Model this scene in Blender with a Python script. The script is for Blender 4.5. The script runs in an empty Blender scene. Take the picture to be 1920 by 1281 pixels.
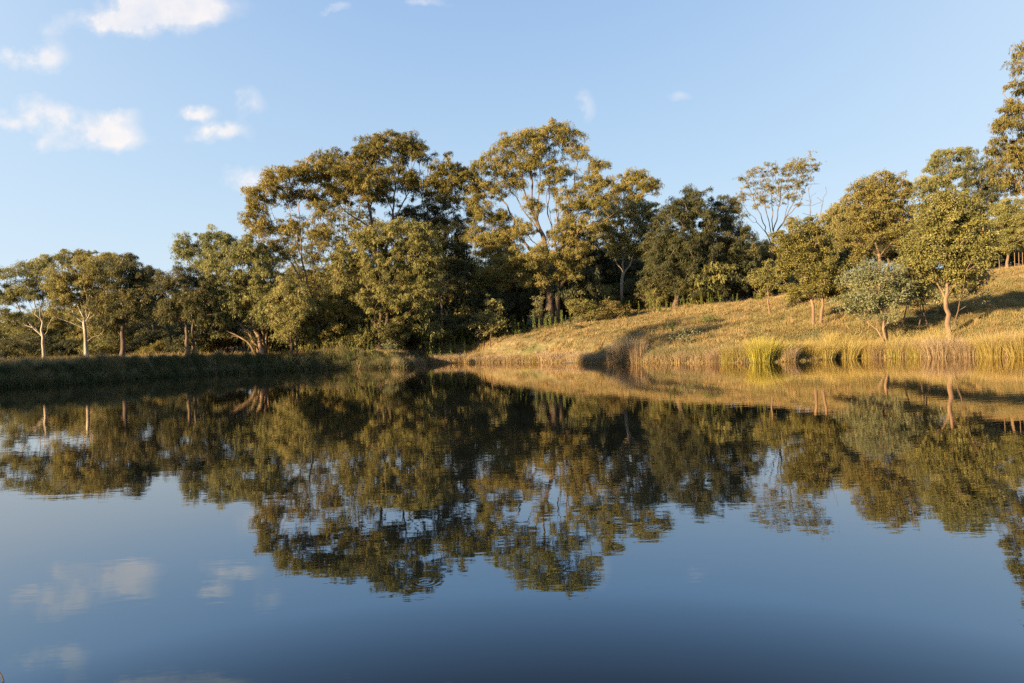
import bpy, math
import numpy as np
from mathutils import Vector, Matrix

# ------------------------------------------------------------------ camera
F = 1280.0                 # focal length in pixels of a 1920 px wide frame (24 mm on 36 mm)
CX, CY = 960.0, 640.5
EYE = 1.75
ROLL = math.radians(2.0)
CT, ST = math.cos(ROLL), math.sin(ROLL)
sc = bpy.context.scene
COL = sc.collection
cam = bpy.data.cameras.new('camera')
cam.lens = 24.0; cam.sensor_width = 36.0; cam.clip_start = 0.1; cam.clip_end = 6000
co = bpy.data.objects.new('camera', cam); COL.objects.link(co)
m = Matrix(((CT, ST, 0, 0), (0, 0, -1, 0), (-ST, CT, 0, EYE), (0, 0, 0, 1)))
co.matrix_world = m
sc.camera = co

def ray(px, py):
    u = (px-CX)/F; v = (CY-py)/F
    return u*CT+v*ST, -u*ST+v*CT
def at(px, py, Y):
    a, b = ray(px, py)
    return np.array((a*Y, Y, EYE+b*Y))
def on_water(px, py):
    a, b = ray(px, py); Y = -EYE/b
    return (a*Y, Y)

# ------------------------------------------------------------------ world + sun
SUN_EL = math.radians(12.0)
SUN_AZ = math.atan2(-0.83, -0.557)
S = np.array((math.sin(SUN_AZ)*math.cos(SUN_EL), math.cos(SUN_AZ)*math.cos(SUN_EL), math.sin(SUN_EL)))
world = bpy.data.worlds.new('World'); sc.world = world; world.use_nodes = True

class NT:
    def __init__(s, tree): s.t = tree; s.n = tree.nodes; s.l = tree.links
    def add(s, typ, **kw):
        nd = s.n.new(typ)
        for k, v in kw.items():
            if k.startswith('i_'):
                key = k[2:]
                nd.inputs[int(key) if key.isdigit() else key].default_value = v
            else: setattr(nd, k, v)
        return nd
    def link(s, a, b): s.l.new(a, b)
    def math(s, op, a, b=None, c=None, clamp=False):
        nd = s.n.new('ShaderNodeMath'); nd.operation = op; nd.use_clamp = clamp
        for i, x in enumerate((a, b, c)):
            if x is None: continue
            if isinstance(x, (int, float)): nd.inputs[i].default_value = x
            else: s.l.new(x, nd.inputs[i])
        return nd.outputs[0]
    def mix(s, fac, a, b, blend='MIX'):
        nd = s.n.new('ShaderNodeMix'); nd.data_type = 'RGBA'; nd.blend_type = blend
        for i, x in ((0, fac), (6, a), (7, b)):
            if isinstance(x, (int, float)): nd.inputs[i].default_value = x
            elif isinstance(x, tuple): nd.inputs[i].default_value = (*x, 1) if len(x) == 3 else x
            else: s.l.new(x, nd.inputs[i])
        return nd.outputs[2]
    def ramp(s, fac, stops):
        nd = s.n.new('ShaderNodeValToRGB'); e = nd.color_ramp.elements
        while len(e) < len(stops): e.new(0.5)
        for el, (p, c) in zip(e, stops):
            el.position = p; el.color = (*c, 1) if len(c) == 3 else c
        s.l.new(fac, nd.inputs[0]); return nd.outputs[0]

w = NT(world.node_tree)
bgn = w.n['Background']
tc = w.add('ShaderNodeTexCoord'); D3 = tc.outputs['Generated']
sep = w.add('ShaderNodeSeparateXYZ'); w.link(D3, sep.inputs[0])
sky = w.add('ShaderNodeTexSky', sky_type='NISHITA', sun_disc=False, sun_elevation=SUN_EL,
            sun_rotation=SUN_AZ % (2*math.pi), dust_density=0.6, ozone_density=2.0)
nish = w.mix(1.0, sky.outputs[0], (0.10, 0.10, 0.10), 'MULTIPLY')
elev = w.math('MAXIMUM', sep.outputs[2], 0.0)
clear = w.ramp(elev, [(0.0, (0.70, 0.82, 0.88)), (0.10, (0.62, 0.765, 0.88)), (0.24, (0.47, 0.655, 0.86)),
                      (0.44, (0.34, 0.52, 0.80)), (1.0, (0.04, 0.09, 0.26))])
base = w.mix(0.82, nish, clear)
# drifting small clouds, placed by their direction in the sky
Yp = w.math('MAXIMUM', sep.outputs[1], 0.02)
cx = w.math('DIVIDE', sep.outputs[0], Yp); cz = w.math('DIVIDE', sep.outputs[2], Yp)
side = w.math('MULTIPLY', w.math('MULTIPLY', cx, cx), 0.75, clamp=True)
side = w.math('MULTIPLY', side, w.math('GREATER_THAN', sep.outputs[1], 0.3))
base = w.mix(side, base, (0.60, 0.73, 0.86))
cv = w.add('ShaderNodeCombineXYZ'); w.link(cx, cv.inputs[0]); w.link(cz, cv.inputs[1])
nz = w.add('ShaderNodeTexNoise', i_Scale=15.0, i_Detail=8.0, i_Roughness=0.6)
w.link(cv.outputs[0], nz.inputs['Vector'])
nz2 = w.add('ShaderNodeTexNoise', i_Scale=5.0, i_Detail=3.0)
w.link(cv.outputs[0], nz2.inputs['Vector'])
warp = w.add('ShaderNodeVectorMath', operation='MULTIPLY_ADD')
w.link(nz.outputs['Color'], warp.inputs[0]); warp.inputs[1].default_value = (0.07, 0.05, 0)
w.link(cv.outputs[0], warp.inputs[2])
CLOUDS = [(290, 5, 75, 50, 1.5), (215, 38, 60, 22, .9), (340, 15, 60, 40, 1.1), (410, 15, 70, 28, .6), (255, 45, 45, 22, .8),
          (55, 108, 62, 28, 1.15), (85, 122, 40, 20, .6), (110, 50, 45, 25, .4),
          (195, 252, 70, 26, 1.7), (60, 208, 65, 22, .8), (130, 215, 50, 26, .65), (75, 262, 26, 24, .8), (225, 215, 40, 14, .6),
          (15, 228, 40, 12, .6), (375, 214, 36, 15, 1.0), (418, 245, 34, 13, 1.0), (400, 257, 90, 13, .45), (465, 195, 36, 30, .7),
          (480, 335, 60, 24, .95), (620, 18, 40, 12, .7), (1098, 198, 22, 34, .6), (1275, 180, 30, 14, .4), (800, 5, 60, 14, .5),
          (120, 285, 40, 12, .5)]
tot = None
for (px, py, rx, ry, amp) in CLOUDS:
    a, b = ray(px, py)
    sub = w.add('ShaderNodeVectorMath', operation='SUBTRACT'); w.link(warp.outputs[0], sub.inputs[0])
    sub.inputs[1].default_value = (a+0.035, b+0.025, 0)
    mul = w.add('ShaderNodeVectorMath', operation='MULTIPLY'); w.link(sub.outputs[0], mul.inputs[0])
    mul.inputs[1].default_value = (F/rx, F/ry, 0)
    dt = w.add('ShaderNodeVectorMath', operation='DOT_PRODUCT')
    w.link(mul.outputs[0], dt.inputs[0]); w.link(mul.outputs[0], dt.inputs[1])
    e = w.math('EXPONENT', w.math('MULTIPLY', dt.outputs['Value'], -1.15))
    tot = w.math('MULTIPLY', e, amp) if tot is None else w.math('MULTIPLY_ADD', e, amp, tot)
dens = w.math('SUBTRACT', w.math('MULTIPLY', tot, w.math('MULTIPLY_ADD', nz.outputs['Fac'], 4.2, -1.15)), 0.16)
dens = w.math('MULTIPLY', dens, 1.2, clamp=True)
dens = w.math('MULTIPLY', dens, w.math('GREATER_THAN', sep.outputs[1], 0.05))
dens = w.math('MULTIPLY', dens, 0.8)
dens = w.math('MULTIPLY', dens, w.math('MULTIPLY_ADD', nz.outputs['Fac'], 1.6, 0.1), clamp=True)
base = w.mix(dens, base, w.mix(nz2.outputs['Fac'], (0.72, 0.73, 0.78), (0.97, 0.875, 0.80)))
w.link(base, bgn.inputs[0]); bgn.inputs[1].default_value = 0.353

sl = bpy.data.lights.new('sun', 'SUN'); sl.energy = 5.0; sl.angle = math.radians(1.0); sl.color = (1.0, 0.74, 0.42)
so = bpy.data.objects.new('sun', sl); COL.objects.link(so)
so.rotation_euler = Vector(tuple(S)).to_track_quat('Z', 'Y').to_euler(); so.location = (-60, -50, 40)
vs = sc.view_settings
vs.view_transform = 'Standard'; vs.look = 'None'; vs.exposure = 1.75; vs.gamma = 1.0; vs.use_curve_mapping = False
cy = sc.cycles
cy.use_denoising = False
cy.max_bounces = 5; cy.diffuse_bounces = 2; cy.glossy_bounces = 3; cy.transmission_bounces = 3
cy.caustics_reflective = False; cy.caustics_refractive = False; cy.sample_clamp_indirect = 4

# ------------------------------------------------------------------ helpers
RNG = np.random.default_rng(11)
def link(o, parent=None):
    COL.objects.link(o)
    if parent is not None: o.parent = parent
    return o
def tag(o, label=None, cat=None, group=None, kind=None):
    if label: o['label'] = label
    if cat: o['category'] = cat
    if group: o['group'] = group
    if kind: o['kind'] = kind
    return o
def make_mesh(name, verts, faces, var=None, smooth=False, mats=(), matidx=None):
    """faces: list of int arrays (n,k)"""
    me = bpy.data.meshes.new(name)
    verts = np.asarray(verts, np.float32)
    me.vertices.add(len(verts)); me.vertices.foreach_set('co', verts.ravel())
    faces = [f for f in faces if len(f)]
    loops = np.concatenate([f.ravel() for f in faces]).astype(np.int32)
    totals = np.concatenate([np.full(len(f), f.shape[1], np.int32) for f in faces])
    starts = np.concatenate(([0], np.cumsum(totals)[:-1])).astype(np.int32)
    me.loops.add(len(loops)); me.loops.foreach_set('vertex_index', loops)
    me.polygons.add(len(totals)); me.polygons.foreach_set('loop_start', starts)
    me.polygons.foreach_set('loop_total', totals)
    if matidx is not None: me.polygons.foreach_set('material_index', matidx.astype(np.int32))
    me.polygons.foreach_set('use_smooth', np.full(len(totals), smooth))
    me.update(calc_edges=True)
    if var is not None:
        at_ = me.attributes.new('var', 'FLOAT', 'FACE'); at_.data.foreach_set('value', np.asarray(var, np.float32))
    for mm in mats: me.materials.append(mm)
    return me
def mobj(name, me, parent=None): return link(bpy.data.objects.new(name, me), parent)

def mat(name):
    mm = bpy.data.materials.new(name); mm.use_nodes = True
    t = NT(mm.node_tree); return mm, t, t.n['Principled BSDF']
def leaf_mat(name, dark, mid, light, transl=0.35, rough=0.5, hue=.030):
    mm, t, p = mat(name)
    a = t.add('ShaderNodeAttribute', attribute_name='var')
    oi = t.add('ShaderNodeObjectInfo')
    f = t.math('ADD', a.outputs['Fac'], t.math('MULTIPLY_ADD', oi.outputs['Random'], 0.12, -0.06), clamp=True)
    c = t.ramp(f, [(0.0, dark), (0.5, mid), (1.0, light)])
    hs = t.add('ShaderNodeHueSaturation'); t.link(c, hs.inputs['Color']); c = hs.outputs[0]
    t.link(t.math('MULTIPLY_ADD', oi.outputs['Random'], hue, 0.5-hue*.4), hs.inputs['Hue'])
    t.link(t.math('MULTIPLY_ADD', oi.outputs['Random'], -6*hue, 1.0+2*hue), hs.inputs['Saturation'])
    t.link(c, p.inputs['Base Color']); p.inputs['Roughness'].default_value = rough
    p.inputs['Specular IOR Level'].default_value = 0.35
    tr = t.add('ShaderNodeBsdfTranslucent'); t.link(c, tr.inputs[0])
    mx = t.add('ShaderNodeMixShader'); mx.inputs[0].default_value = transl
    t.link(p.outputs[0], mx.inputs[1]); t.link(tr.outputs[0], mx.inputs[2])
    t.link(mx.outputs[0], t.n['Material Output'].inputs[0]); return mm
def bark_mat(name, c1, c2, scale=3.0):
    mm, t, p = mat(name)
    g = t.add('ShaderNodeTexCoord')
    mp = t.add('ShaderNodeMapping'); mp.inputs['Scale'].default_value = (1, 1, 0.22); t.link(g.outputs['Object'], mp.inputs[0])
    n = t.add('ShaderNodeTexNoise', i_Scale=scale, i_Detail=6.0, i_Roughness=0.65); t.link(mp.outputs[0], n.inputs['Vector'])
    t.link(t.ramp(n.outputs['Fac'], [(0.35, c1), (0.65, c2)]), p.inputs['Base Color'])
    p.inputs['Roughness'].default_value = 0.85
    b = t.add('ShaderNodeBump', i_Strength=0.6, i_Distance=0.05); t.link(n.outputs['Fac'], b.inputs['Height'])
    t.link(b.outputs[0], p.inputs['Normal']); return mm

LEAF = {
 'gum':    leaf_mat('gum_leaf', (0.085, 0.086, 0.022), (0.215, 0.190, 0.046), (0.42, 0.325, 0.085)),
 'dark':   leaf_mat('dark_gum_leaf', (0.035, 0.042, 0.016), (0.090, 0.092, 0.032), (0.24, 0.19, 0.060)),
 'olive':  leaf_mat('olive_leaf', (0.105, 0.105, 0.030), (0.235, 0.218, 0.062), (0.42, 0.355, 0.120)),
 'straw':  leaf_mat('yellowish_leaf', (0.13, 0.125, 0.036), (0.26, 0.225, 0.068), (0.42, 0.33, 0.11)),
 'rust':   leaf_mat('rusty_leaf', (0.08, 0.065, 0.03), (0.17, 0.12, 0.05), (0.28, 0.18, 0.075)),
 'wattle': leaf_mat('wattle_leaf', (0.12, 0.128, 0.060), (0.225, 0.222, 0.098), (0.36, 0.335, 0.155)),
 'pale':   leaf_mat('pale_grey_leaf', (0.28, 0.30, 0.22), (0.42, 0.42, 0.33), (0.55, 0.53, 0.42)),
 'weed':   leaf_mat('weed_leaf', (0.08, 0.11, 0.02), (0.14, 0.17, 0.035), (0.25, 0.25, 0.06)),
}
BARK = {
 'white': bark_mat('white_bark', (0.22, 0.165, 0.115), (0.52, 0.44, 0.34)),
 'brown': bark_mat('brown_bark', (0.050, 0.034, 0.024), (0.20, 0.128, 0.080)),
 'tan':   bark_mat('tan_bark', (0.11, 0.068, 0.040), (0.28, 0.18, 0.11)),
 'grey':  bark_mat('grey_bark', (0.10, 0.085, 0.07), (0.24, 0.20, 0.165)),
}

# ------------------------------------------------------------------ terrain
SHORE_PX = [(-260, 751), (0, 728), (110, 722), (200, 716), (300, 708), (400, 702), (480, 698), (560, 694.5), (660, 691.5), (760, 689),
            (800, 683), (870, 680.5), (940, 680), (1000, 679.5), (1100, 680.5), (1150, 681), (1250, 681), (1400, 680.5), (1480, 678),
            (1560, 673.5), (1620, 672), (1700, 671), (1800, 670.5), (1920, 669.5), (2080, 667)]
POND = [on_water(*p) for p in SHORE_PX] + [(38, 31), (42, 20), (34, 8), (16, 2.6), (4, 1.9), (-6, 1.9), (-14, 2.2), (-22, 9), (-27, 18), (-33, 28)]
POND = np.array(POND)
def pond_dist(X, Y):
    """signed distance to the pond's edge, positive on land"""
    P = np.stack((X.ravel(), Y.ravel()), 1); best = np.full(len(P), 1e9); ins = np.zeros(len(P), bool)
    n = len(POND)
    for i in range(n):
        a, b = POND[i], POND[(i+1) % n]
        ab = b-a; t = np.clip(((P-a)@ab)/(ab@ab), 0, 1)
        d = np.hypot(*(P-(a+t[:, None]*ab)).T); best = np.minimum(best, d)
        c = ((a[1] > P[:, 1]) != (b[1] > P[:, 1]))
        xx = (b[0]-a[0])*(P[:, 1]-a[1])/((b[1]-a[1]) or 1e-9)+a[0]
        ins ^= c & (P[:, 0] < xx)
    return np.where(ins, -best, best).reshape(X.shape)
HP = []
def hp(px, Y, z): HP.append(((px-CX)/F*Y, Y, z))
for px in (-500, -250, 0, 200, 400, 560):
    hp(px, 50, 1.2); hp(px, 62, 1.35); hp(px, 80, 1.7); hp(px, 110, 2.2)
for t_ in ((560, 57, .95), (640, 57, .95), (700, 56, .85), (760, 58, 1.1), (760, 70, 1.7), (760, 90, 2.6), (850, 60, 1.0), (850, 70, 2.0), (900, 61, 1.45), (900, 66, 1.9), (900, 80, 2.8),
           (970, 56, 1.0), (970, 62, 2.2), (970, 70, 3.0), (1040, 55, 1.2), (1040, 60, 2.5), (1040, 66, 3.5), (1040, 85, 4.2), (1200, 50, 1.5), (1200, 56, 2.6), (1200, 63, 3.75), (1200, 75, 4.5),
           (1330, 45, 1.2), (1330, 52, 2.4), (1330, 63, 4.25), (1330, 80, 5.0), (1470, 42, 0.9), (1470, 50, 2.6), (1470, 62, 4.75), (1470, 80, 6.0), (1540, 45, 2.0),
           (1650, 43, 1.5), (1650, 50, 3.6), (1650, 60, 5.9), (1650, 85, 8.0), (1780, 39, 1.05), (1780, 44, 2.3), (1780, 52, 4.2), (1780, 63, 6.4), (1780, 85, 8.5),
           (1920, 38.5, 1.0), (1920, 44, 2.4), (1920, 50, 4.0), (1920, 62, 6.9), (1920, 85, 9.0), (2150, 36, 1.6), (2150, 50, 4.8), (2150, 70, 8.0), (2500, 60, 7.5),
           (900, 110, 4.0), (1300, 110, 6.5), (1700, 110, 9.5), (2100, 110, 11.0)): hp(*t_)
HP += [(-55, 40, 2.2), (-60, 20, 3.0), (-60, 0, 3.0), (-50, 8, 2.2), (-45, 25, 1.7), (-90, 60, 3), (-90, 10, 3), (-40, -12, 1.2), (0, -12, .6), (0, 0, .15), (-8, 0, .2), (10, 0, .25), (30, -10, 1.5), (50, 5, 3), (46, 24, 4),
       (0, -40, 1), (-60, -40, 2), (60, -40, 4), (90, 20, 9), (90, 70, 14), (-110, 120, 3), (0, 150, 11), (60, 160, 16), (110, 160, 18), (-60, 160, 6), (-110, 170, 4)]
HP = np.array(HP)
_d = np.hypot(HP[:, None, 0]-HP[None, :, 0], HP[:, None, 1]-HP[None, :, 1])
_W = np.linalg.solve(_d+np.eye(len(HP))*-0.8, HP[:, 2]-3.0)
_r = np.random.default_rng(5)
_WV = [(_r.uniform(-1, 1, 2)*k, _r.uniform(0, 6.3), a_) for k, a_ in [(0.35, .07), (.6, .06), (1.1, .04), (1.7, .03), (2.6, .02)]*2]
def height(X, Y):
    X = np.atleast_1d(np.asarray(X, float)); Y = np.atleast_1d(np.asarray(Y, float))
    sh = X.shape; x = X.ravel(); y = Y.ravel(); H = np.empty(len(x))
    for i in range(0, len(x), 20000):
        H[i:i+20000] = np.hypot(x[i:i+20000, None]-HP[None, :, 0], y[i:i+20000, None]-HP[None, :, 1])@_W+3.0
    far = np.clip((np.hypot(x, y-40)-150)/80, 0, 1)
    H = H*(1-far)+6*far
    n = sum(np.sin(k[0]*x+k[1]*y+ph)*a_ for k, ph, a_ in _WV)
    d = pond_dist(x, y)
    left = np.clip((-4-x)/8, 0, 1)*np.clip((y-3)/4, 0, 1)
    wid = 3.6*(1-left)+1.7*left
    s = np.clip(d/wid, 0, 1); s = s*s*(3-2*s)
    s = np.maximum(s, np.clip(d/0.25, 0, 1)*0.10)
    z = np.where(d > 0, np.maximum(H+n*np.clip(y/30, .2, .6), 0.12)*s, np.maximum(d*0.5, -1.4))
    return z.reshape(sh)
def ground_z(x, y): return float(height(x, y)[0])

def axis(segs):
    out = [segs[0][0]]
    for a, b, st in segs: out += list(np.linspace(a, b, int(round((b-a)/st))+1)[1:])
    return np.array(out)
gx = axis([(-900, -130, 45), (-130, -48, 3), (-48, 52, 0.5), (52, 140, 3), (140, 900, 45)])
gy = axis([(-900, -60, 45), (-60, -4, 3), (-4, 34, 0.8), (34, 72, 0.4), (72, 130, 2), (130, 1500, 50)])
GX, GY = np.meshgrid(gx, gy)
GZ = height(GX, GY)
nx, ny = len(gx), len(gy)
idx = np.arange(nx*ny).reshape(ny, nx)
quads = np.stack((idx[:-1, :-1], idx[:-1, 1:], idx[1:, 1:], idx[1:, :-1]), -1).reshape(-1, 4)
gm, t, p = mat('ground')
g = t.add('ShaderNodeTexCoord')
n1 = t.add('ShaderNodeTexNoise', i_Scale=0.22, i_Detail=5.0, i_Roughness=0.6); t.link(g.outputs['Object'], n1.inputs['Vector'])
n2 = t.add('ShaderNodeTexNoise', i_Scale=3.0, i_Detail=8.0, i_Roughness=0.7); t.link(g.outputs['Object'], n2.inputs['Vector'])
straw = t.ramp(n2.outputs['Fac'], [(0.32, (0.11, 0.078, 0.036)), (0.52, (0.26, 0.185, 0.085)), (0.7, (0.42, 0.32, 0.16))])
green = t.ramp(n2.outputs['Fac'], [(0.3, (0.06, 0.065, 0.025)), (0.7, (0.17, 0.17, 0.06))])
gc = t.mix(t.ramp(n1.outputs['Fac'], [(0.42, (0, 0, 0)), (0.62, (1, 1, 1))]), straw, green)
sx = t.add('ShaderNodeSeparateXYZ'); t.link(g.outputs['Object'], sx.inputs[0])
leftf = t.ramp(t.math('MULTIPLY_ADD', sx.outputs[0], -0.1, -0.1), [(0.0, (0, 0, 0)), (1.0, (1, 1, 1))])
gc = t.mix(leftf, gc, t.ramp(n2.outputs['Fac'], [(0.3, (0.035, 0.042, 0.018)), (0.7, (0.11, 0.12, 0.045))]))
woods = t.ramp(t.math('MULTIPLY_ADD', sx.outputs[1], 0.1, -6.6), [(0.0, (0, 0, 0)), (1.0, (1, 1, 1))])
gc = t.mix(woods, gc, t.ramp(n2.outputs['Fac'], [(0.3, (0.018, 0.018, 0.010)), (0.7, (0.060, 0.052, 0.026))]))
t.link(gc, p.inputs['Base Color']); p.inputs['Roughness'].default_value = 0.95
b = t.add('ShaderNodeBump', i_Strength=0.8, i_Distance=0.12); t.link(n2.outputs['Fac'], b.inputs['Height']); t.link(b.outputs[0], p.inputs['Normal'])
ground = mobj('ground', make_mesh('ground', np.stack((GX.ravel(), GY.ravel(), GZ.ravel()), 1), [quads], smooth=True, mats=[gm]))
tag(ground, 'dry grassy slope and banks around the pond', kind='structure')

# ------------------------------------------------------------------ water
wm, t, p = mat('pond_water')
g = t.add('ShaderNodeTexCoord')
def ripple(scale, sy, detail, rough=0.5):
    mp = t.add('ShaderNodeMapping'); mp.inputs['Scale'].default_value = (scale, scale*sy, scale)
    t.link(g.outputs['Object'], mp.inputs[0])
    n = t.add('ShaderNodeTexNoise', i_Scale=1.0, i_Detail=detail, i_Roughness=rough); t.link(mp.outputs[0], n.inputs['Vector'])
    return n.outputs['Fac']
r1 = ripple(1.1, 3.0, 3.0); r2 = ripple(5.0, 2.2, 2.0); r3 = ripple(0.12, 1.3, 2.0)
calm = t.math('MULTIPLY_ADD', r3, 2.0, -0.35, clamp=True)
h = t.math('MULTIPLY_ADD', r1, 0.00095, t.math('MULTIPLY', r2, 0.00027))
h = t.math('MULTIPLY', h, t.math('MULTIPLY_ADD', calm, 1.0, 0.45))
for (px, py, rad) in ((797, 1091, 0.11), (1222, 990, 0.13)):
    wx, wy = on_water(px, py)
    vm = t.add('ShaderNodeVectorMath', operation='DISTANCE'); t.link(g.outputs['Object'], vm.inputs[0]); vm.inputs[1].default_value = (wx, wy, 0)
    dd = vm.outputs['Value']
    ring = t.math('SINE', t.math('MULTIPLY', dd, 2*math.pi/0.045))
    env = t.math('EXPONENT', t.math('MULTIPLY', t.math('POWER', t.math('DIVIDE', dd, rad), 2.0), -1.6))
    h = t.math('ADD', h, t.math('MULTIPLY', t.math('MULTIPLY', ring, env), 0.00025))
b = t.add('ShaderNodeBump', i_Strength=1.0, i_Distance=1.0); t.link(h, b.inputs['Height'])
df = t.add('ShaderNodeBsdfDiffuse'); df.inputs[0].default_value = (0.008, 0.010, 0.009, 1)
gl = t.add('ShaderNodeBsdfGlossy'); gl.inputs[0].default_value = (0.86, 0.92, 1.0, 1); gl.inputs['Roughness'].default_value = 0.0
t.link(b.outputs[0], gl.inputs['Normal'])
fr = t.add('ShaderNodeFresnel'); fr.inputs['IOR'].default_value = 1.33
fac = t.ramp(fr.outputs[0], [(x_, (v_, v_, v_)) for x_, v_ in ((0.0, .02), (.077, .088), (.10, .20), (.13, .35), (.2, .42), (.35, .53), (.6, .74), (1.0, 1.0))])
t.link(t.ramp(fr.outputs[0], [(0.0, (.50, .72, 1)), (.10, (.56, .78, 1)), (.14, (.66, .84, 1)), (.3, (.97, .92, .90)), (.5, (1, .94, .88))]), gl.inputs[0])
mx = t.add('ShaderNodeMixShader'); t.link(fac, mx.inputs[0]); t.link(df.outputs[0], mx.inputs[1]); t.link(gl.outputs[0], mx.inputs[2])
t.link(mx.outputs[0], t.n['Material Output'].inputs[0])
wv = np.array([(-50, 0.5, 0), (50, 0.5, 0), (50, 64, 0), (-50, 64, 0)], float)
water = mobj('water', make_mesh('water', wv, [np.array([[0, 1, 2, 3]])], mats=[wm]))
tag(water, 'calm dark pond mirroring the trees and sky', kind='structure')

# ------------------------------------------------------------------ trees
def unit(v): return v/(np.linalg.norm(v, axis=-1, keepdims=True)+1e-9)
def leaves(rng, centers, R, n, L, W, droop=0.6, flat=0.6, tone=None, hang=1.0):
    """leaf tufts: hanging leaf blades over little domes at the given centres"""
    spn = 9 if hang > .6 else 4
    n = max(1, n//spn); M = len(centers)*n
    c = np.repeat(centers, n, 0); Rr = np.repeat(R, n)[:, None]
    d = unit(rng.normal(size=(M, 3))); up = rng.random((M, 1)) < 0.75
    d[:, 2:3] = np.where(up, np.abs(d[:, 2:3]), d[:, 2:3])
    pos = c+d*Rr*np.array((1, 1, flat))*rng.uniform(0.35, 1.05, (M, 1))
    # every spray is a short hanging twig of leaves
    sdir = unit(d*np.array((.42, .42, .25))+np.array((0, 0, -1.0*hang))+rng.normal(0, .24, (M, 3)))
    sl_ = Rr*rng.uniform(.35, 1.1, (M, 1))*(.50*droop if hang > .6 else .45)
    n *= spn; N = M*spn
    tt_ = rng.random((N, 1)); d = np.repeat(d, spn, 0); sdr = np.repeat(sdir, spn, 0)
    pos = np.repeat(pos, spn, 0)+sdr*np.repeat(sl_, spn, 0)*tt_+rng.normal(0, .045, (N, 3))
    ax = rng.normal(size=(N, 3))*np.array((.55, .55, .45)); ax[:, 2] -= hang; ax += d*np.array((.5, .5, .2)); ax = unit(ax)
    sd = unit(np.cross(ax, d+rng.normal(0, .55, (N, 3))))
    l = L*rng.uniform(.65, 1.3, (N, 1)); ww = W*rng.uniform(.7, 1.2, (N, 1))
    V = np.stack((pos, pos+ax*l*.45+sd*ww*.5, pos+ax*l, pos+ax*l*.45-sd*ww*.5), 1).reshape(-1, 3)
    Fq = np.arange(N*4).reshape(-1, 4)
    tn = rng.normal(.5, .13, len(centers)) if tone is None else tone
    var = np.clip(np.repeat(tn, n)+rng.normal(0, .08, N), 0, 1)
    return V, Fq, var

STYLE = {  # clump radius, leaves per clump, leaf length, width, droop, flatness, hang, clumps per m2
 'gum':    (0.42, 215, .175, .046, 1.8, .75, 1.1, 2.3),
 'box':    (0.36, 200, .11, .060, .8, .85, .5, 3.1),
 'wattle': (0.42, 230, .13, .052, .5, .8, .2, 2.2),
 'sparse': (0.50, 90, .22, .055, .9, .6, 0.7, .9),
}
def crown_points(rng, lobes, dens, low=-0.35):
    out = []
    for (c, r) in lobes:
        area = 4*math.pi*((r[0]*r[1])**1.6+(r[0]*r[2])**1.6+(r[1]*r[2])**1.6)**(1/1.6)/3**(1/1.6)
        n = max(3, int(area*.68*dens))
        d = unit(rng.normal(size=(n*3, 3))); d = d[(d[:, 2] > low) | (rng.random(n*3) < .18)][:n]
        out.append(c+d*r*rng.uniform(.5, 1.12, (len(d), 1)))
    return np.concatenate(out)

def skeleton(rng, stems, targets, bf=.35, step=.55, wob=.10):
    """stems: list of (R, pts, attach). returns nodes, parents, roots"""
    P = []; par = []; pl = []; rootR = {}
    for (R, pts, att) in stems:
        pts = np.asarray(pts, float)
        if att and P:
            A = np.array(P); j = int(np.argmin(np.linalg.norm(A-pts[0], axis=1))); prev = j
            pts = pts[1:] if np.linalg.norm(A[j]-pts[0]) < .6 else pts
        else:
            P.append(pts[0]); par.append(-1); pl.append(0.); prev = len(P)-1; rootR[prev] = R; pts = pts[1:]
        # smooth through the points
        seq = [P[prev]]+list(pts)
        for a, b_ in zip(seq[:-1], seq[1:]):
            L = np.linalg.norm(b_-a); k = max(1, int(round(L/step)))
            for i in range(1, k+1):
                q = a+(b_-a)*i/k+rng.normal(0, wob*.35, 3)*(1, 1, .3)
                P.append(q); par.append(prev); pl.append(pl[prev]+L/k); prev = len(P)-1
    P = [np.array(q) for q in P]
    nstem = len(P)
    T = targets; rem = np.ones(len(T), bool)
    def cost(nodes, pln, TT):
        v = TT[:, None]-nodes[None]; d = np.linalg.norm(v, axis=2)
        pen = np.clip((-v[..., 2]/(d+.3)+.15), 0, 1)*1.6
        return d*(1+pen)+bf*pln[None]
    ok = [i for i in range(nstem) if pl[i] > 1.0 or par[i] >= 0]
    A = np.array(P); use = np.arange(nstem); fr = np.array(pl)
    # keep the lowest part of the trunk free of twigs
    use = np.array([i for i in range(nstem) if pl[i] >= 0.3*max(pl)*0.8]) if nstem > 4 else use
    C = cost(A[use], fr[use], T); bi = use[np.argmin(C, 1)]; bc = C.min(1)
    for _ in range(len(T)):
        j = int(np.argmin(np.where(rem, bc, 1e9))); rem[j] = False
        pi = int(bi[j]); a = P[pi]; b_ = T[j]; L = np.linalg.norm(b_-a)
        gp = par[pi]; dr = unit(a-P[gp]) if gp >= 0 else np.array((0, 0, 1.))
        c1 = a+unit(dr*.7+unit(b_-a)*.6+np.array((0, 0, .15)))*L*.4
        c2 = b_-unit(unit(b_-a)+np.array((0, 0, .35)))*L*.3
        k = max(1, int(round(L/step))); new = []; prev = pi
        for i in range(1, k+1):
            s = i/k; q = (1-s)**3*a+3*(1-s)**2*s*c1+3*(1-s)*s*s*c2+s**3*b_
            if i < k: q = q+rng.normal(0, wob, 3)*min(1, L)*.8
            P.append(q); par.append(prev); pl.append(pl[prev]+L/k); prev = len(P)-1; new.append(prev)
        ri = np.nonzero(rem)[0]
        if len(ri):
            NC = cost(np.array([P[i] for i in new]), np.array([pl[i] for i in new]), T[ri])
            mb = NC.min(1); am = np.array(new)[NC.argmin(1)]
            up = mb < bc[ri]; bc[ri[up]] = mb[up]; bi[ri[up]] = am[up]
    return np.array(P), np.array(par), rootR, nstem

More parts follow.
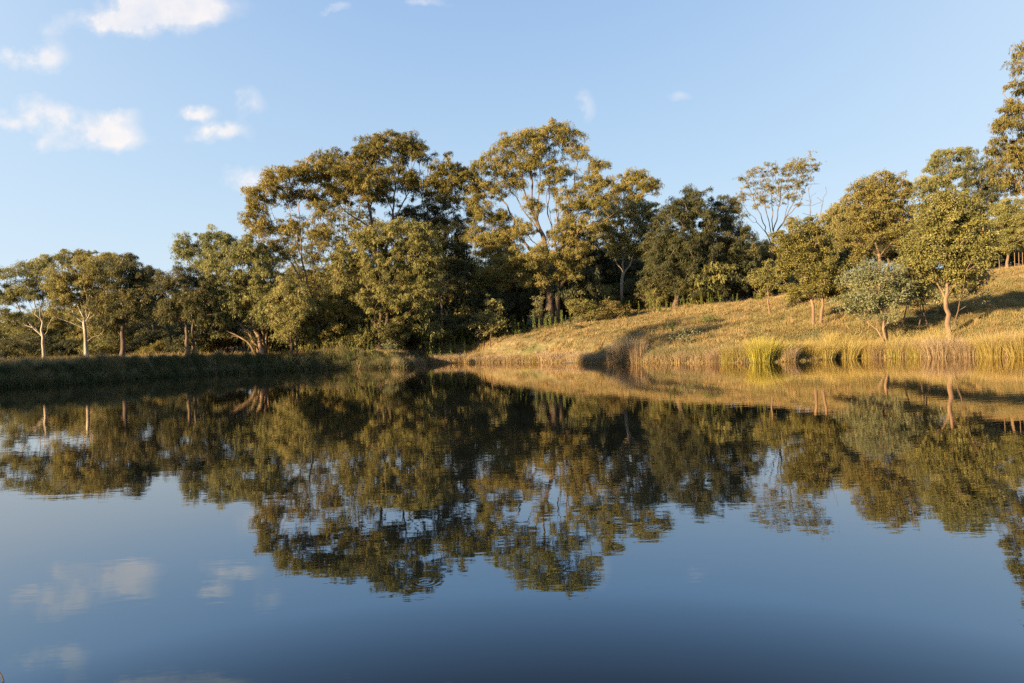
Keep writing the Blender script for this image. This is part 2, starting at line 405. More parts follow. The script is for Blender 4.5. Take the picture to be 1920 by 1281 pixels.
def tubes(P, par, rootR, tip=.020, ex=.56, flare=.6):
    n = len(P); ch = [[] for _ in range(n)]
    for i, q in enumerate(par):
        if q >= 0: ch[q].append(i)
    cnt = np.zeros(n)
    for i in range(n-1, -1, -1):
        if not ch[i]: cnt[i] = 1
        if par[i] >= 0: cnt[par[i]] += cnt[i]
    root = np.arange(n)
    for i in range(n):
        if par[i] >= 0: root[i] = root[par[i]]
    dl = np.zeros(n); mx = {}
    for i in range(n):
        if par[i] >= 0: dl[i] = dl[par[i]]+np.linalg.norm(P[i]-P[par[i]])
        mx[root[i]] = max(mx.get(root[i], .1), dl[i])
    rad = np.array([max(tip, rootR[root[i]]*(cnt[i]/cnt[root[i]])**ex*(1-.5*min(1, 1.6*dl[i]/mx[root[i]]))) for i in range(n)])
    for r0, R in rootR.items():
        i = r0; s = 0
        while ch[i] and s < 1.2:
            rad[i] *= 1+flare*math.exp(-s/.35); j = max(ch[i], key=lambda c: cnt[c]); s += np.linalg.norm(P[j]-P[i]); i = j
    V = []; Q = []
    starts = [(r0, None) for r0 in rootR]
    for i in range(n):
        if ch[i]:
            mc = max(ch[i], key=lambda c: cnt[c])
            starts += [(c, i) for c in ch[i] if c != mc]
    for s0, fr in starts:
        chain = [s0]
        while ch[chain[-1]]: chain.append(max(ch[chain[-1]], key=lambda c: cnt[c]))
        pts = [P[fr]]+[P[i] for i in chain] if fr is not None else [P[i] for i in chain]
        rr = [min(rad[chain[0]]*1.15, rad[fr])]+[rad[i] for i in chain] if fr is not None else [rad[i] for i in chain]
        if len(pts) < 2: continue
        pts = np.array(pts); k = 9 if max(rr) > .12 else (6 if max(rr) > .05 else 4)
        tg = unit(np.gradient(pts, axis=0)); nrm = unit(np.cross(tg[0], (0.3, 1, .1)))
        o = len(V); ang = np.arange(k)*2*math.pi/k
        for a, tt, r_ in zip(pts, tg, rr):
            nrm = unit(nrm-tt*(nrm@tt)); bn = np.cross(tt, nrm)
            V.extend(a+r_*(np.cos(x)*nrm+np.sin(x)*bn) for x in ang)
        for i in range(len(pts)-1):
            for q in range(k):
                q2 = (q+1) % k
                Q.append((o+i*k+q, o+i*k+q2, o+(i+1)*k+q2, o+(i+1)*k+q))
    return np.array(V), np.array(Q)

def build_tree(name, base, lobes, stems, style, leafm, barkm, seed, dens=1.0, bare=0, wob=.15, tonebase=.5, leafn=1.0, bf=.5, low=-.5):
    """lobes, stems in world coordinates; returns an Empty at the base with trunk and crown"""
    rng = np.random.default_rng(seed)
    cr, nl, L, W, droop, flat, hang, cd = STYLE[style]
    T = crown_points(rng, lobes, cd*dens, low) if lobes else np.zeros((0, 3))
    T = T+rng.normal(0, .22, T.shape)
    TT = np.concatenate((T, bare)) if isinstance(bare, np.ndarray) and len(bare) else T
    tonebase += rng.uniform(-.13, .13)
    k_ = rng.uniform(.8, 1.25); L *= k_; W *= k_**.5; nl = int(nl/k_**1.4)
    P, par, rr, ns = skeleton(rng, stems, TT, wob=wob, bf=bf)
    V, Q = tubes(P, par, rr)
    root = bpy.data.objects.new(name, None); root.empty_display_size = .5; link(root)
    root.location = tuple(base); b0 = np.array(base)
    mobj('trunk', make_mesh(name+'_trunk', V-b0, [Q], smooth=True, mats=[BARK[barkm]]), root)
    if len(T):
        R = cr*rng.uniform(.55, 1.45, len(T))
        tone = np.clip(rng.normal(tonebase, .12, len(T)), 0, 1)
        LV, LF, var = leaves(rng, T, R, int(nl*leafn), L, W, droop, flat, tone, hang)
        mobj('crown', make_mesh(name+'_crown', LV-b0, [LF], var=var, mats=[LEAF[leafm]]), root)
    return root

def ptree(name, label, cat, D, lobes, stems, style='gum', leafm='gum', barkm='brown', seed=1, group=None, bare=None, **kw):
    """lobes (px, py, rx, ry[, depth offset]); stems (radius, [(px, py|None for the ground[, depth offset])...])"""
    ls = []
    for l in lobes:
        dd = l[4] if len(l) > 4 else 0
        c = at(l[0], l[1], D+dd); rx = l[2]/F*D*1.08; rz = l[3]/F*D*1.22
        ls.append((c, np.array((rx, max(.6, (rx+rz)*.5), rz))))
    ss = []; base = None
    for (R, pts) in stems:
        q = []; att = True
        for pt in pts:
            dd = pt[2] if len(pt) > 2 else 0
            if pt[1] is None:
                x = (pt[0]-CX)/F*(D+dd)*1.0
                z = ground_z(x, D+dd)
                # account for the camera roll when finding the foot of the trunk
                x = ((pt[0]-CX)/F*CT+((z-EYE)/(D+dd))*ST)*(D+dd)
                z = ground_z(x, D+dd)
                q.append(np.array((x, D+dd, z-.12))); att = False
                if base is None: base = q[-1]+(0, 0, .12)
            else: q.append(at(pt[0], pt[1], D+dd))
        ss.append((R, q, att))
    br = np.array([at(a[0], a[1], D+(a[2] if len(a) > 2 else 0)) for a in bare]) if bare else 0
    o = build_tree(name, base, ls, ss, style, leafm, barkm, seed, bare=br, **kw)
    return tag(o, label, cat, group)

T = ptree
# ---- left edge
T('gum_tree', 'pale-limbed spreading gum tree at the far left end of the bank', 'tree', 62,
  [(62, 506, 42, 18), (28, 530, 34, 22), (95, 500, 34, 16, 2), (20, 562, 30, 18), (55, 548, 34, 16), (108, 530, 26, 18, -1), (35, 600, 34, 14, 1), (92, 562, 20, 14, 1), (-20, 545, 30, 22), (10, 590, 22, 12)],
  [(.16, [(83, None), (80, 632), (78, 605), (74, 580), (72, 555)]), (.1, [(82, 630), (92, 612), (97, 598), (106, 590)]),
   (.1, [(78, 632), (62, 616), (40, 606), (22, 600)]), (.1, [(76, 600), (60, 578), (50, 560)]), (.1, [(76, 605), (84, 580), (90, 555)]), (.1, [(78, 610), (68, 590), (62, 560), (58, 530)]), (.1, [(78, 605), (80, 570), (78, 535)]), (.1, [(62, 616), (45, 596), (30, 570)]), (.1, [(97, 598), (100, 575), (104, 550)])],
  barkm='white', leafm='gum', seed=3, dens=.65)
T('gum_tree', 'gum tree with a fan of cream limbs, second along the bank from the left', 'tree', 60,
  [(158, 508, 44, 24), (125, 540, 24, 30), (190, 535, 26, 30), (150, 560, 34, 20, 2), (115, 575, 16, 24), (200, 575, 18, 22), (172, 545, 30, 24, 1)],
  [(.18, [(163, None), (161, 630), (157, 606), (158, 585), (156, 560)]), (.1, [(158, 606), (140, 592), (128, 575), (120, 558)]),
   (.1, [(158, 604), (170, 585), (178, 565), (184, 545)]), (.1, [(160, 622), (145, 610), (118, 600)]), (.08, [(163, 640), (176, 632), (186, 629)]), (.1, [(157, 600), (146, 575), (140, 552)]), (.1, [(158, 604), (164, 580), (168, 550), (170, 530)]), (.1, [(157, 606), (135, 580), (122, 560)]), (.1, [(158, 606), (176, 592), (190, 570)]), (.1, [(157, 595), (150, 565), (150, 535)])],
  barkm='white', leafm='olive', seed=4, dens=.85)
T('gum_tree', 'thin high crown showing behind the cream-limbed gum tree', 'tree', 78,
  [(135, 484, 32, 10), (160, 479, 22, 9), (195, 487, 24, 10), (210, 500, 20, 14)],
  [(.2, [(165, None), (165, 560), (160, 510)])], barkm='grey', leafm='gum', seed=5)
T('gum_tree', 'dark-trunked gum tree with a narrow pointed crown near the left end', 'tree', 59,
  [(240, 494, 17, 17), (222, 525, 34, 24), (255, 530, 26, 24), (205, 570, 26, 20), (245, 572, 28, 24), (238, 510, 22, 16), (268, 560, 18, 26), (215, 605, 20, 16), (190, 600, 14, 14)],
  [(.22, [(229, None), (229, 620), (232, 570), (236, 530)]), (.1, [(230, 620), (220, 585), (212, 560)])], barkm='brown', leafm='dark', seed=6, tonebase=.62)
T('gum_tree', 'mid-height gum tree in the dip between the pointed crown and the tall ones', 'tree', 70,
  [(283, 512, 20, 17), (300, 535, 18, 20), (275, 550, 25, 30), (300, 580, 22, 25)],
  [(.18, [(290, None), (288, 600), (285, 550)])], barkm='grey', leafm='dark', seed=7, tonebase=.6)
T('gum_tree', 'rounded gum tree on two thin dark stems left of the bushy willow-like one', 'tree', 57,
  [(345, 522, 30, 20), (322, 548, 26, 24), (368, 552, 28, 30), (345, 580, 30, 20), (315, 585, 18, 20), (385, 590, 20, 25)],
  [(.17, [(349, None), (350, 620), (346, 570)]), (.14, [(361, None, 1), (360, 620), (366, 570)])], barkm='brown', leafm='dark', seed=8, tonebase=.7)
T('gum_tree', 'tall flat-topped gum tree rising behind the left row of trees', 'tree', 78,
  [(350, 460, 21, 17), (392, 446, 22, 14), (418, 447, 16, 10), (436, 456, 16, 12), (372, 478, 26, 16), (408, 470, 26, 14), (395, 500, 34, 22), (345, 478, 14, 14)],
  [(.28, [(385, None), (384, 580), (380, 510), (378, 480)]), (.1, [(380, 520), (395, 480), (405, 462)])], barkm='grey', leafm='olive', seed=9)
T('gum_tree', 'bushy olive gum tree fanning out low to the left on many thin stems', 'tree', 58.5,
  [(440, 505, 48, 34), (475, 478, 34, 28), (412, 548, 34, 28), (470, 545, 42, 34), (410, 598, 30, 24), (445, 470, 24, 14), (498, 520, 28, 40), (440, 580, 30, 20), (500, 580, 22, 40)],
  [(.2, [(493, None), (486, 630), (470, 590), (462, 545)]), (.14, [(490, None, .5), (470, 628), (440, 600), (420, 575)]), (.14, [(497, None, 1), (492, 620), (480, 560)]), (.1, [(489, None, -.5), (462, 640), (430, 622), (412, 612)]), (.1, [(496, None, .2), (500, 610), (500, 560)])],
  barkm='tan', leafm='olive', seed=10, dens=.95)
T('gum_tree', 'small bright green round-crowned gum tree at the foot of the leaning one', 'tree', 57.5,
  [(545, 553, 36, 32), (528, 585, 28, 26), (565, 585, 26, 24), (545, 615, 24, 18)],
  [(.1, [(548, None), (546, 620), (545, 580)]), (.07, [(556, None, .4), (558, 625), (562, 590)])], barkm='brown', leafm='olive', seed=11, tonebase=.65)
# ---- the big group
T('gum_tree', 'big gum tree leaning left with a broad flat canopy over open bare limbs', 'tree', 60,
  [(498, 355, 34, 22), (540, 335, 42, 20), (590, 322, 44, 18), (480, 385, 22, 20), (635, 330, 45, 22, 1), (492, 430, 26, 24), (545, 425, 26, 18), (605, 395, 24, 16, -1),
   (478, 408, 16, 16), (670, 350, 34, 22, 1), (515, 470, 28, 18), (600, 440, 22, 14, -1), (560, 372, 40, 12, 2), (600, 575, 24, 22, -1), (640, 590, 26, 24), (575, 610, 22, 18, -1), (625, 620, 22, 14, -1)],
  [(.20, [(612, None), (600, 625), (586, 580), (566, 530), (556, 505), (528, 470), (512, 430), (502, 395)]), (.1, [(586, 580), (576, 530), (566, 480), (562, 430), (560, 380)]),
   (.1, [(566, 530), (560, 500), (540, 470), (525, 430), (505, 380)]), (.1, [(566, 525), (600, 470), (604, 420), (625, 370)]), (.1, [(556, 505), (540, 480), (505, 455), (485, 430)]), (.1, [(566, 480), (545, 430), (540, 370)]),
   (.1, [(600, 620), (622, 560), (636, 500), (650, 440), (655, 380)])],
  barkm='tan', leafm='gum', seed=12, dens=.95, tonebase=.6)
T('gum_tree', 'tallest left-hand gum tree, its crown stepping up above the flat canopy', 'tree', 66,
  [(735, 272, 52, 18), (700, 290, 32, 20), (775, 292, 28, 20), (700, 265, 26, 10), (765, 268, 26, 10), (640, 308, 34, 18, 1), (610, 300, 24, 12, 1), (690, 340, 46, 26), (740, 335, 36, 20), (650, 350, 40, 24), (840, 318, 32, 18), (822, 345, 30, 22), (852, 345, 24, 26), (815, 372, 24, 22),
   (715, 370, 30, 18), (845, 380, 18, 16), (770, 350, 20, 30, 1), (620, 370, 34, 20), (680, 300, 30, 16, 1)],
  [(.42, [(738, None), (736, 600), (728, 540), (722, 480), (735, 420), (738, 380), (742, 330)]), (.1, [(722, 490), (700, 430), (690, 380), (665, 350)]), (.1, [(735, 430), (760, 370), (762, 325), (750, 295)]),
   (.18, [(728, 540), (770, 450), (800, 418), (824, 405), (832, 380), (842, 350)]), (.1, [(738, 400), (715, 340), (705, 300)]), (.1, [(760, 360), (772, 320), (776, 296)]), (.1, [(700, 430), (650, 400), (625, 370)])],
  barkm='brown', leafm='gum', seed=13, dens=.95)
T('gum_tree', 'dense drooping gum tree before the big group, wide crown on dark forked trunks', 'tree', 59.5,
  [(735, 450, 60, 26), (680, 470, 46, 30), (780, 462, 40, 26), (722, 505, 54, 28), (652, 500, 34, 28), (785, 520, 34, 34), (715, 560, 34, 24, -1), (770, 560, 30, 24, -1), (645, 545, 26, 24), (800, 480, 24, 20), (760, 425, 34, 14), (800, 545, 22, 20), (680, 605, 24, 18, 1), (760, 605, 24, 18, 1)],
  [(.22, [(708, None), (712, 610), (716, 570), (712, 520), (700, 480)]), (.17, [(716, None, .6), (726, 590), (740, 530), (750, 480)]), (.14, [(706, None, .3), (704, 600), (690, 540), (668, 500)]), (.12, [(712, 625), (745, 605), (775, 582), (800, 565), (806, 556)]), (.1, [(716, 570), (740, 520), (770, 480)])],
  barkm='brown', leafm='gum', seed=14, tonebase=.6)
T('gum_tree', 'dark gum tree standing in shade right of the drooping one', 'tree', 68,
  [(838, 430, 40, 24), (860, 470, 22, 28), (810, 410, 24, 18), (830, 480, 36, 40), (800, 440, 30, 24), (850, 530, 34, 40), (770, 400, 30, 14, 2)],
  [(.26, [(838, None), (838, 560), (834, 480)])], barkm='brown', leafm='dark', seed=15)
T('gum_tree', 'young yellow-green gum tree in the gap left of the tall centre tree', 'tree', 70,
  [(885, 520, 24, 34), (905, 560, 30, 30), (870, 500, 16, 20), (920, 520, 20, 20)],
  [(.16, [(912, None), (912, 550), (908, 520)]), (.1, [(890, None, 1), (888, 550)])], barkm='tan', leafm='olive', seed=16)
T('dead_snag', 'broken pale stump with upright bare prongs in the dark undergrowth', 'dead tree', 64, [],
  [(.16, [(828, None), (827, 575), (826, 560)]), (.06, [(826, 565), (822, 545), (821, 534)]), (.06, [(827, 565), (832, 545), (833, 526)])], barkm='tan', seed=17, bare=[(820, 530), (836, 523), (832, 522), (818, 545)])
T('gum_tree', 'tallest spreading gum tree in the centre with many dark ascending limbs', 'tree', 66,
  [(1030, 252, 46, 16), (1062, 262, 26, 18), (962, 268, 28, 16), (990, 280, 34, 22), (1010, 310, 36, 18), (935, 292, 24, 16), (905, 318, 24, 20), (960, 320, 32, 20), (1078, 292, 18, 16), (1060, 330, 28, 16),
   (1118, 312, 20, 12), (1128, 320, 14, 10), (885, 350, 20, 24), (918, 362, 30, 20), (965, 345, 24, 12), (1100, 350, 34, 18), (1140, 355, 26, 16), (1080, 385, 34, 20), (1118, 385, 30, 18), (905, 400, 28, 24), (945, 415, 26, 20, 1), (890, 385, 18, 22),
   (1080, 425, 34, 28), (1010, 480, 34, 20, -1), (940, 450, 36, 24), (968, 492, 40, 24, -1), (915, 470, 24, 22), (1075, 470, 34, 24), (990, 530, 26, 14, -1), (1060, 510, 26, 20), (1038, 238, 18, 6), (1200, 342, 30, 14), (1180, 335, 24, 12), (1215, 355, 20, 14), (1170, 352, 20, 10), (1190, 367, 18, 8), (1150, 375, 18, 10), (985, 428, 22, 14), (998, 385, 20, 12), (1036, 350, 22, 14), (1044, 440, 20, 16), (930, 505, 30, 18, -1), (900, 440, 22, 18)],
  [(.42, [(1031, None), (1030, 560), (1024, 510), (1025, 470), (1018, 440), (1008, 420)]), (.34, [(1042, None, .6), (1046, 550), (1042, 500), (1040, 455), (1046, 415), (1050, 370)]), (.2, [(1015, None, .3), (1014, 545), (1000, 515), (975, 490), (955, 470)]),
   (.1, [(1018, 440), (985, 400), (960, 360), (940, 320)]), (.1, [(1008, 420), (1010, 370), (1012, 310), (1025, 270)]), (.1, [(1008, 420), (985, 370), (975, 310), (965, 285)]), (.1, [(1046, 415), (1040, 340), (1058, 285)]),
   (.1, [(1046, 420), (1075, 380), (1095, 360)]), (.2, [(1044, 490), (1090, 432), (1130, 414), (1162, 396), (1184, 372), (1198, 352)]), (.1, [(1025, 470), (980, 440), (930, 420), (905, 400)]), (.1, [(1050, 400), (1080, 340), (1110, 318)]), (.1, [(1046, 550), (1068, 505), (1080, 470)]), (.1, [(1030, 540), (1000, 480), (968, 430), (950, 385)]), (.1, [(1044, 500), (1060, 440), (1070, 390), (1078, 335)]), (.1, [(1018, 440), (1000, 390), (996, 330), (1000, 290)]), (.1, [(1040, 455), (1028, 400), (1030, 340), (1040, 290)]), (.1, [(1014, 545), (985, 520), (945, 500), (920, 475)]), (.1, [(1025, 470), (1035, 420), (1022, 360)])],
  barkm='brown', leafm='gum', seed=18, dens=.9, tonebase=.55)
T('gum_tree', 'yellowish gum tree on a forked white trunk behind the slope', 'tree', 72,
  [(1160, 405, 36, 18), (1200, 400, 34, 18), (1140, 440, 34, 18), (1195, 440, 34, 24), (1165, 465, 30, 18), (1225, 420, 22, 22), (1130, 425, 20, 14), (1215, 470, 22, 18), (1185, 385, 26, 12)],
  [(.22, [(1164, None), (1167, 530), (1168, 505), (1166, 470)]), (.1, [(1168, 510), (1184, 490), (1190, 475)]), (.1, [(1167, 512), (1158, 495), (1152, 480)])], barkm='white', leafm='straw', seed=20)
T('gum_tree', 'dark bushy gum tree with a pointed top right of the white trunk', 'tree', 67,
  [(1298, 368, 20, 14), (1290, 390, 30, 18), (1262, 412, 34, 24), (1310, 415, 34, 28), (1270, 455, 40, 32), (1250, 500, 36, 34), (1300, 480, 40, 34), (1285, 530, 44, 28), (1235, 460, 24, 30)],
  [(.26, [(1268, None), (1268, 520), (1275, 450)]), (.18, [(1290, None, 1), (1296, 500), (1298, 430)])], barkm='brown', leafm='dark', seed=21, tonebase=.55)
T('gum_tree', 'dark thin-topped gum tree left of the tall sparse one', 'tree', 69,
  [(1355, 385, 22, 14), (1345, 415, 30, 20), (1372, 400, 18, 14), (1380, 440, 30, 24), (1345, 460, 36, 30), (1385, 490, 34, 34), (1345, 510, 36, 34), (1400, 530, 30, 24)],
  [(.24, [(1352, None), (1350, 500), (1354, 430)]), (.14, [(1382, None, 1), (1384, 500), (1380, 450)])], barkm='brown', leafm='dark', seed=22, tonebase=.6)
T('gum_tree', 'tall sparse see-through gum tree with upright bare limbs above the slope', 'tree', 84,
  [(1512, 305, 22, 13), (1490, 318, 24, 16), (1468, 314, 18, 12), (1425, 325, 20, 13), (1402, 338, 14, 14), (1450, 338, 18, 18), (1475, 345, 18, 20), (1512, 328, 18, 14), (1408, 360, 14, 18), (1440, 365, 14, 20), (1388, 372, 12, 10), (1370, 382, 12, 10), (1498, 348, 14, 18), (1465, 372, 14, 16), (1425, 385, 12, 14), (1488, 375, 10, 12)],
  [(.26, [(1446, None), (1448, 480), (1450, 430), (1446, 370), (1450, 330)]), (.2, [(1450, 460), (1428, 410), (1412, 370), (1402, 345)]), (.2, [(1450, 445), (1472, 410), (1480, 360), (1495, 325)]), (.1, [(1450, 435), (1462, 380), (1468, 325)]), (.1, [(1474, 408), (1500, 380), (1515, 335)]),
   (.1, [(1450, 445), (1438, 400), (1428, 350), (1426, 325)]), (.1, [(1474, 420), (1492, 370), (1500, 330)]), (.1, [(1440, 440), (1415, 410), (1392, 385), (1375, 382)])],
  style='sparse', barkm='brown', leafm='gum', seed=23, dens=1.1, tonebase=.62, bare=[(1530, 362), (1536, 345), (1525, 345), (1540, 380), (1520, 370), (1505, 385), (1380, 400), (1395, 395), (1455, 300), (1440, 310), (1500, 300), (1515, 385), (1405, 410), (1480, 395)])
T('dead_tree', 'leafless grey tree with forked twigs beside the sparse tree', 'dead tree', 76, [],
  [(.14, [(1530, None), (1528, 450), (1526, 420)]), (.06, [(1526, 430), (1520, 395), (1518, 370)]), (.06, [(1528, 440), (1538, 405), (1545, 370)])], barkm='brown', seed=24, wob=.14,
  bare=[(1515, 350), (1522, 345), (1510, 375), (1532, 370), (1548, 350), (1550, 362), (1540, 385), (1560, 385), (1555, 400), (1570, 395), (1505, 400), (1545, 415), (1565, 420)])
T('gum_tree', 'rusty brown bushy tree behind the round tree on the slope', 'tree', 74,
  [(1580, 395, 24, 16), (1570, 420, 30, 24), (1600, 420, 26, 30), (1560, 455, 24, 24)], [(.2, [(1580, None), (1580, 450)])], barkm='brown', leafm='straw', seed=25)
T('gum_tree', 'thin-leaved gum tree filling the gaps behind the flat canopy', 'tree', 72,
  [(590, 450, 40, 24), (640, 430, 34, 24), (560, 490, 40, 30), (680, 420, 34, 24), (620, 480, 40, 26), (530, 450, 24, 24), (700, 450, 40, 30), (590, 520, 50, 34), (660, 400, 24, 14), (540, 530, 40, 30)],
  [(.24, [(640, None), (636, 560), (625, 500), (630, 450)]), (.1, [(630, 520), (590, 480), (570, 440)]), (.16, [(600, None, 1), (598, 560), (590, 500)])], style='sparse', barkm='brown', leafm='gum', seed=61, dens=1.4)
T('gum_tree', 'dim gum tree behind the left half of the tall centre tree', 'tree', 78,
  [(935, 470, 34, 30), (970, 520, 40, 34), (1010, 540, 40, 34), (930, 540, 30, 30), (960, 440, 24, 18)],
  [(.24, [(965, None), (965, 560), (962, 500)])], barkm='brown', leafm='dark', seed=62)
T('gum_tree', 'dim gum tree behind the right half of the tall centre tree', 'tree', 79,
  [(1090, 460, 34, 30), (1070, 510, 34, 34), (1120, 500, 40, 40), (1150, 530, 30, 34), (1090, 550, 40, 34)],
  [(.24, [(1095, None), (1096, 560), (1094, 500)])], barkm='brown', leafm='dark', seed=63)
# ---- on the slope
T('gum_sapling', 'small slender young gum tree alone on the crest of the slope', 'tree', 53,
  [(1437, 512, 17, 14), (1428, 528, 16, 12), (1447, 530, 15, 14), (1438, 540, 14, 9)],
  [(.07, [(1443, None), (1441, 565), (1438, 545), (1437, 520)])], style='box', barkm='tan', leafm='olive', seed=26, leafn=.8)
T('gum_tree', 'rounded gum tree on twin thin trunks midway up the grassy slope', 'tree', 46,
  [(1492, 448, 34, 26), (1484, 468, 20, 22), (1520, 470, 36, 30), (1505, 505, 36, 28), (1545, 510, 34, 32), (1530, 545, 40, 24), (1510, 430, 24, 16), (1560, 540, 24, 24), (1500, 545, 26, 18), (1486, 495, 18, 18), (1575, 550, 18, 20)],
  [(.12, [(1533, None), (1528, 590), (1522, 560), (1505, 510), (1490, 470)]), (.11, [(1540, None, .3), (1542, 585), (1543, 560), (1535, 500)])], style='box', barkm='tan', leafm='olive', seed=27)
T('gum_tree', 'golden gum tree with a pale bare lower trunk above the grey wattles', 'tree', 56,
  [(1652, 348, 36, 20), (1632, 372, 36, 24), (1675, 372, 28, 26), (1655, 395, 42, 26), (1612, 415, 34, 24), (1690, 415, 28, 28), (1640, 440, 36, 18), (1600, 445, 26, 20), (1595, 475, 20, 18), (1685, 450, 26, 18)],
  [(.17, [(1649, None), (1648, 505), (1647, 470), (1642, 445), (1648, 410)]), (.06, [(1647, 480), (1632, 468), (1618, 460)]), (.06, [(1645, 462), (1660, 450), (1672, 445)])], style='box', barkm='tan', leafm='straw', seed=28)
T('wattle', 'grey-green wattle on leaning twin stems above the reeds, left of the red-trunked tree', 'tree', 41,
  [(1622, 525, 26, 20), (1650, 520, 26, 20), (1672, 535, 22, 20), (1610, 555, 22, 20), (1640, 560, 30, 18), (1665, 565, 22, 14), (1625, 580, 24, 12), (1605, 535, 20, 18), (1655, 595, 20, 10), (1600, 575, 18, 12), (1680, 550, 18, 14)],
  [(.09, [(1666, None), (1656, 600), (1650, 565), (1640, 540)]), (.07, [(1668, None, .3), (1660, 590), (1662, 550)]), (.05, [(1663, None, -.3), (1645, 600), (1632, 582)])], style='wattle', barkm='tan', leafm='wattle', seed=29, leafn=.8)
T('wattle', 'silvery wattle on thin dark crossed stems between the other wattle and the red trunk', 'tree', 42.5,
  [(1700, 512, 24, 20), (1728, 525, 26, 22), (1705, 545, 24, 18), (1738, 550, 20, 16), (1718, 500, 20, 16), (1690, 530, 20, 18), (1745, 530, 18, 18), (1720, 565, 24, 10)],
  [(.05, [(1722, None), (1726, 590), (1728, 560)]), (.05, [(1738, None, .2), (1732, 590), (1726, 560), (1718, 530)]), (.05, [(1690, None, .6), (1694, 590), (1702, 550)])], style='wattle', barkm='brown', leafm='wattle', seed=30, leafn=.8)
T('gum_tree', 'large dense round-crowned gum tree on a single reddish trunk near the reeds', 'tree', 40.5,
  [(1775, 390, 40, 24), (1752, 415, 40, 28), (1808, 405, 34, 28), (1780, 430, 50, 30), (1740, 455, 34, 28), (1822, 450, 32, 32), (1775, 475, 50, 28), (1810, 495, 38, 26), (1750, 500, 36, 22), (1785, 520, 36, 16), (1728, 480, 24, 22), (1835, 480, 18, 24), (1780, 372, 30, 12)],
  [(.15, [(1779, None), (1778, 590), (1773, 562), (1776, 535), (1782, 500), (1780, 450)]), (.08, [(1774, 560), (1760, 530), (1748, 490)]), (.08, [(1776, 540), (1798, 510), (1815, 470)])], style='box', barkm='tan', leafm='olive', seed=31)
T('wattle', 'thin dark-stemmed wattle just right of the reddish trunk', 'tree', 42,
  [(1812, 535, 24, 14), (1835, 525, 18, 16), (1800, 548, 16, 10), (1858, 512, 16, 10), (1842, 545, 14, 10)],
  [(.045, [(1790, None), (1793, 600), (1800, 565), (1812, 545)]), (.03, [(1800, 565), (1822, 545), (1840, 525), (1855, 515)])], style='wattle', barkm='brown', leafm='wattle', seed=32, dens=.55, leafn=.7)
T('gum_tree', 'flat-topped gum tree on the skyline behind the round tree', 'tree', 80,
  [(1788, 291, 32, 11), (1765, 302, 24, 12), (1810, 298, 20, 10), (1750, 318, 16, 10), (1780, 325, 30, 12), (1742, 345, 30, 14), (1722, 360, 26, 14), (1765, 350, 24, 16), (1805, 330, 18, 14)],
  [(.26, [(1775, None), (1775, 420), (1774, 370), (1780, 330), (1786, 305)]), (.1, [(1774, 375), (1755, 350), (1740, 345)])], barkm='tan', leafm='gum', seed=33, tonebase=.55, dens=.7, low=-.05)
T('gum_tree', 'dark spreading gum tree on the skyline left of the tall edge tree', 'tree', 72,
  [(1835, 315, 20, 14), (1848, 330, 24, 16), (1825, 345, 22, 16), (1855, 360, 26, 16), (1820, 370, 22, 16), (1870, 345, 20, 14), (1845, 385, 34, 16)],
  [(.2, [(1842, None), (1842, 430), (1836, 380), (1838, 345)])], barkm='tan', leafm='dark', seed=34, dens=.8, tonebase=.65)
T('gum_tree', 'very tall gum tree cut off by the right edge of the view', 'tree', 54,
  [(1924, 105, 18, 16), (1918, 135, 18, 12), (1930, 165, 26, 18), (1902, 158, 10, 8), (1890, 205, 24, 14), (1920, 215, 40, 22), (1880, 235, 16, 12), (1915, 250, 44, 22), (1870, 275, 20, 14), (1900, 290, 40, 22), (1940, 300, 40, 30), (1880, 320, 24, 14), (1920, 335, 40, 18), (1866, 300, 14, 12), (1990, 180, 50, 40), (1985, 260, 50, 40), (1960, 90, 40, 30), (1905, 350, 30, 12)],
  [(.36, [(1975, None), (1972, 420), (1968, 350), (1962, 280), (1958, 200), (1950, 130)]), (.1, [(1968, 360), (1930, 335), (1900, 345)]), (.1, [(1962, 280), (1925, 262), (1895, 262)]), (.1, [(1958, 220), (1925, 195), (1900, 200)]), (.1, [(1952, 150), (1930, 125)])],
  barkm='tan', leafm='straw', seed=35, tonebase=.4, dens=.6)
T('gum_tree', 'small pale green gum tree on the crest by the wooden posts', 'tree', 63,
  [(1892, 395, 26, 18), (1875, 418, 22, 18), (1908, 420, 24, 20), (1890, 445, 32, 18), (1868, 455, 16, 16), (1915, 455, 20, 14), (1900, 385, 16, 12)],
  [(.12, [(1889, None), (1891, 470), (1892, 430)])], style='box', barkm='tan', leafm='olive', seed=36)

# ---- woods behind, copies of three trees; a curve of crown tops keeps the skyline of the photograph
def local_tree(name, hgt, wid, style, leafm, barkm, seed, **kw):
    rng = np.random.default_rng(seed); lb = []
    k = 7
    for i in range(k):
        a = i*2.4; r = wid*(.15+.35*rng.random())
        lb.append((np.array((math.cos(a)*r, math.sin(a)*r, hgt*(.42+.42*i/(k-1)))), np.array((wid*.27, wid*.27, hgt*.13))*rng.uniform(.85, 1.2)))
    st = [(hgt*.018, [np.array((0, 0, -.3)), np.array((.1, 0, hgt*.3)), np.array((-.1, .1, hgt*.55))], False)]
    return build_tree(name, (0, 0, 0), lb, st, style, leafm, barkm, seed, **kw)
def copy_thing(src, loc, rot, s, name=None):
    r = src.copy(); COL.objects.link(r)
    r.location = tuple(loc); r.rotation_euler = (0, 0, rot); r.scale = (s, s, s) if isinstance(s, float) else s
    for c in src.children:
        k = c.copy(); COL.objects.link(k); k.parent = r
    return r
rng = np.random.default_rng(77)
protos = [local_tree('forest_tree', 9, 7.5, 'gum', 'dark', 'brown', 101, dens=.8), local_tree('forest_tree', 9, 7.0, 'gum', 'gum', 'brown', 102, dens=.8), local_tree('forest_tree', 9, 8.0, 'gum', 'olive', 'tan', 103, dens=.75)]
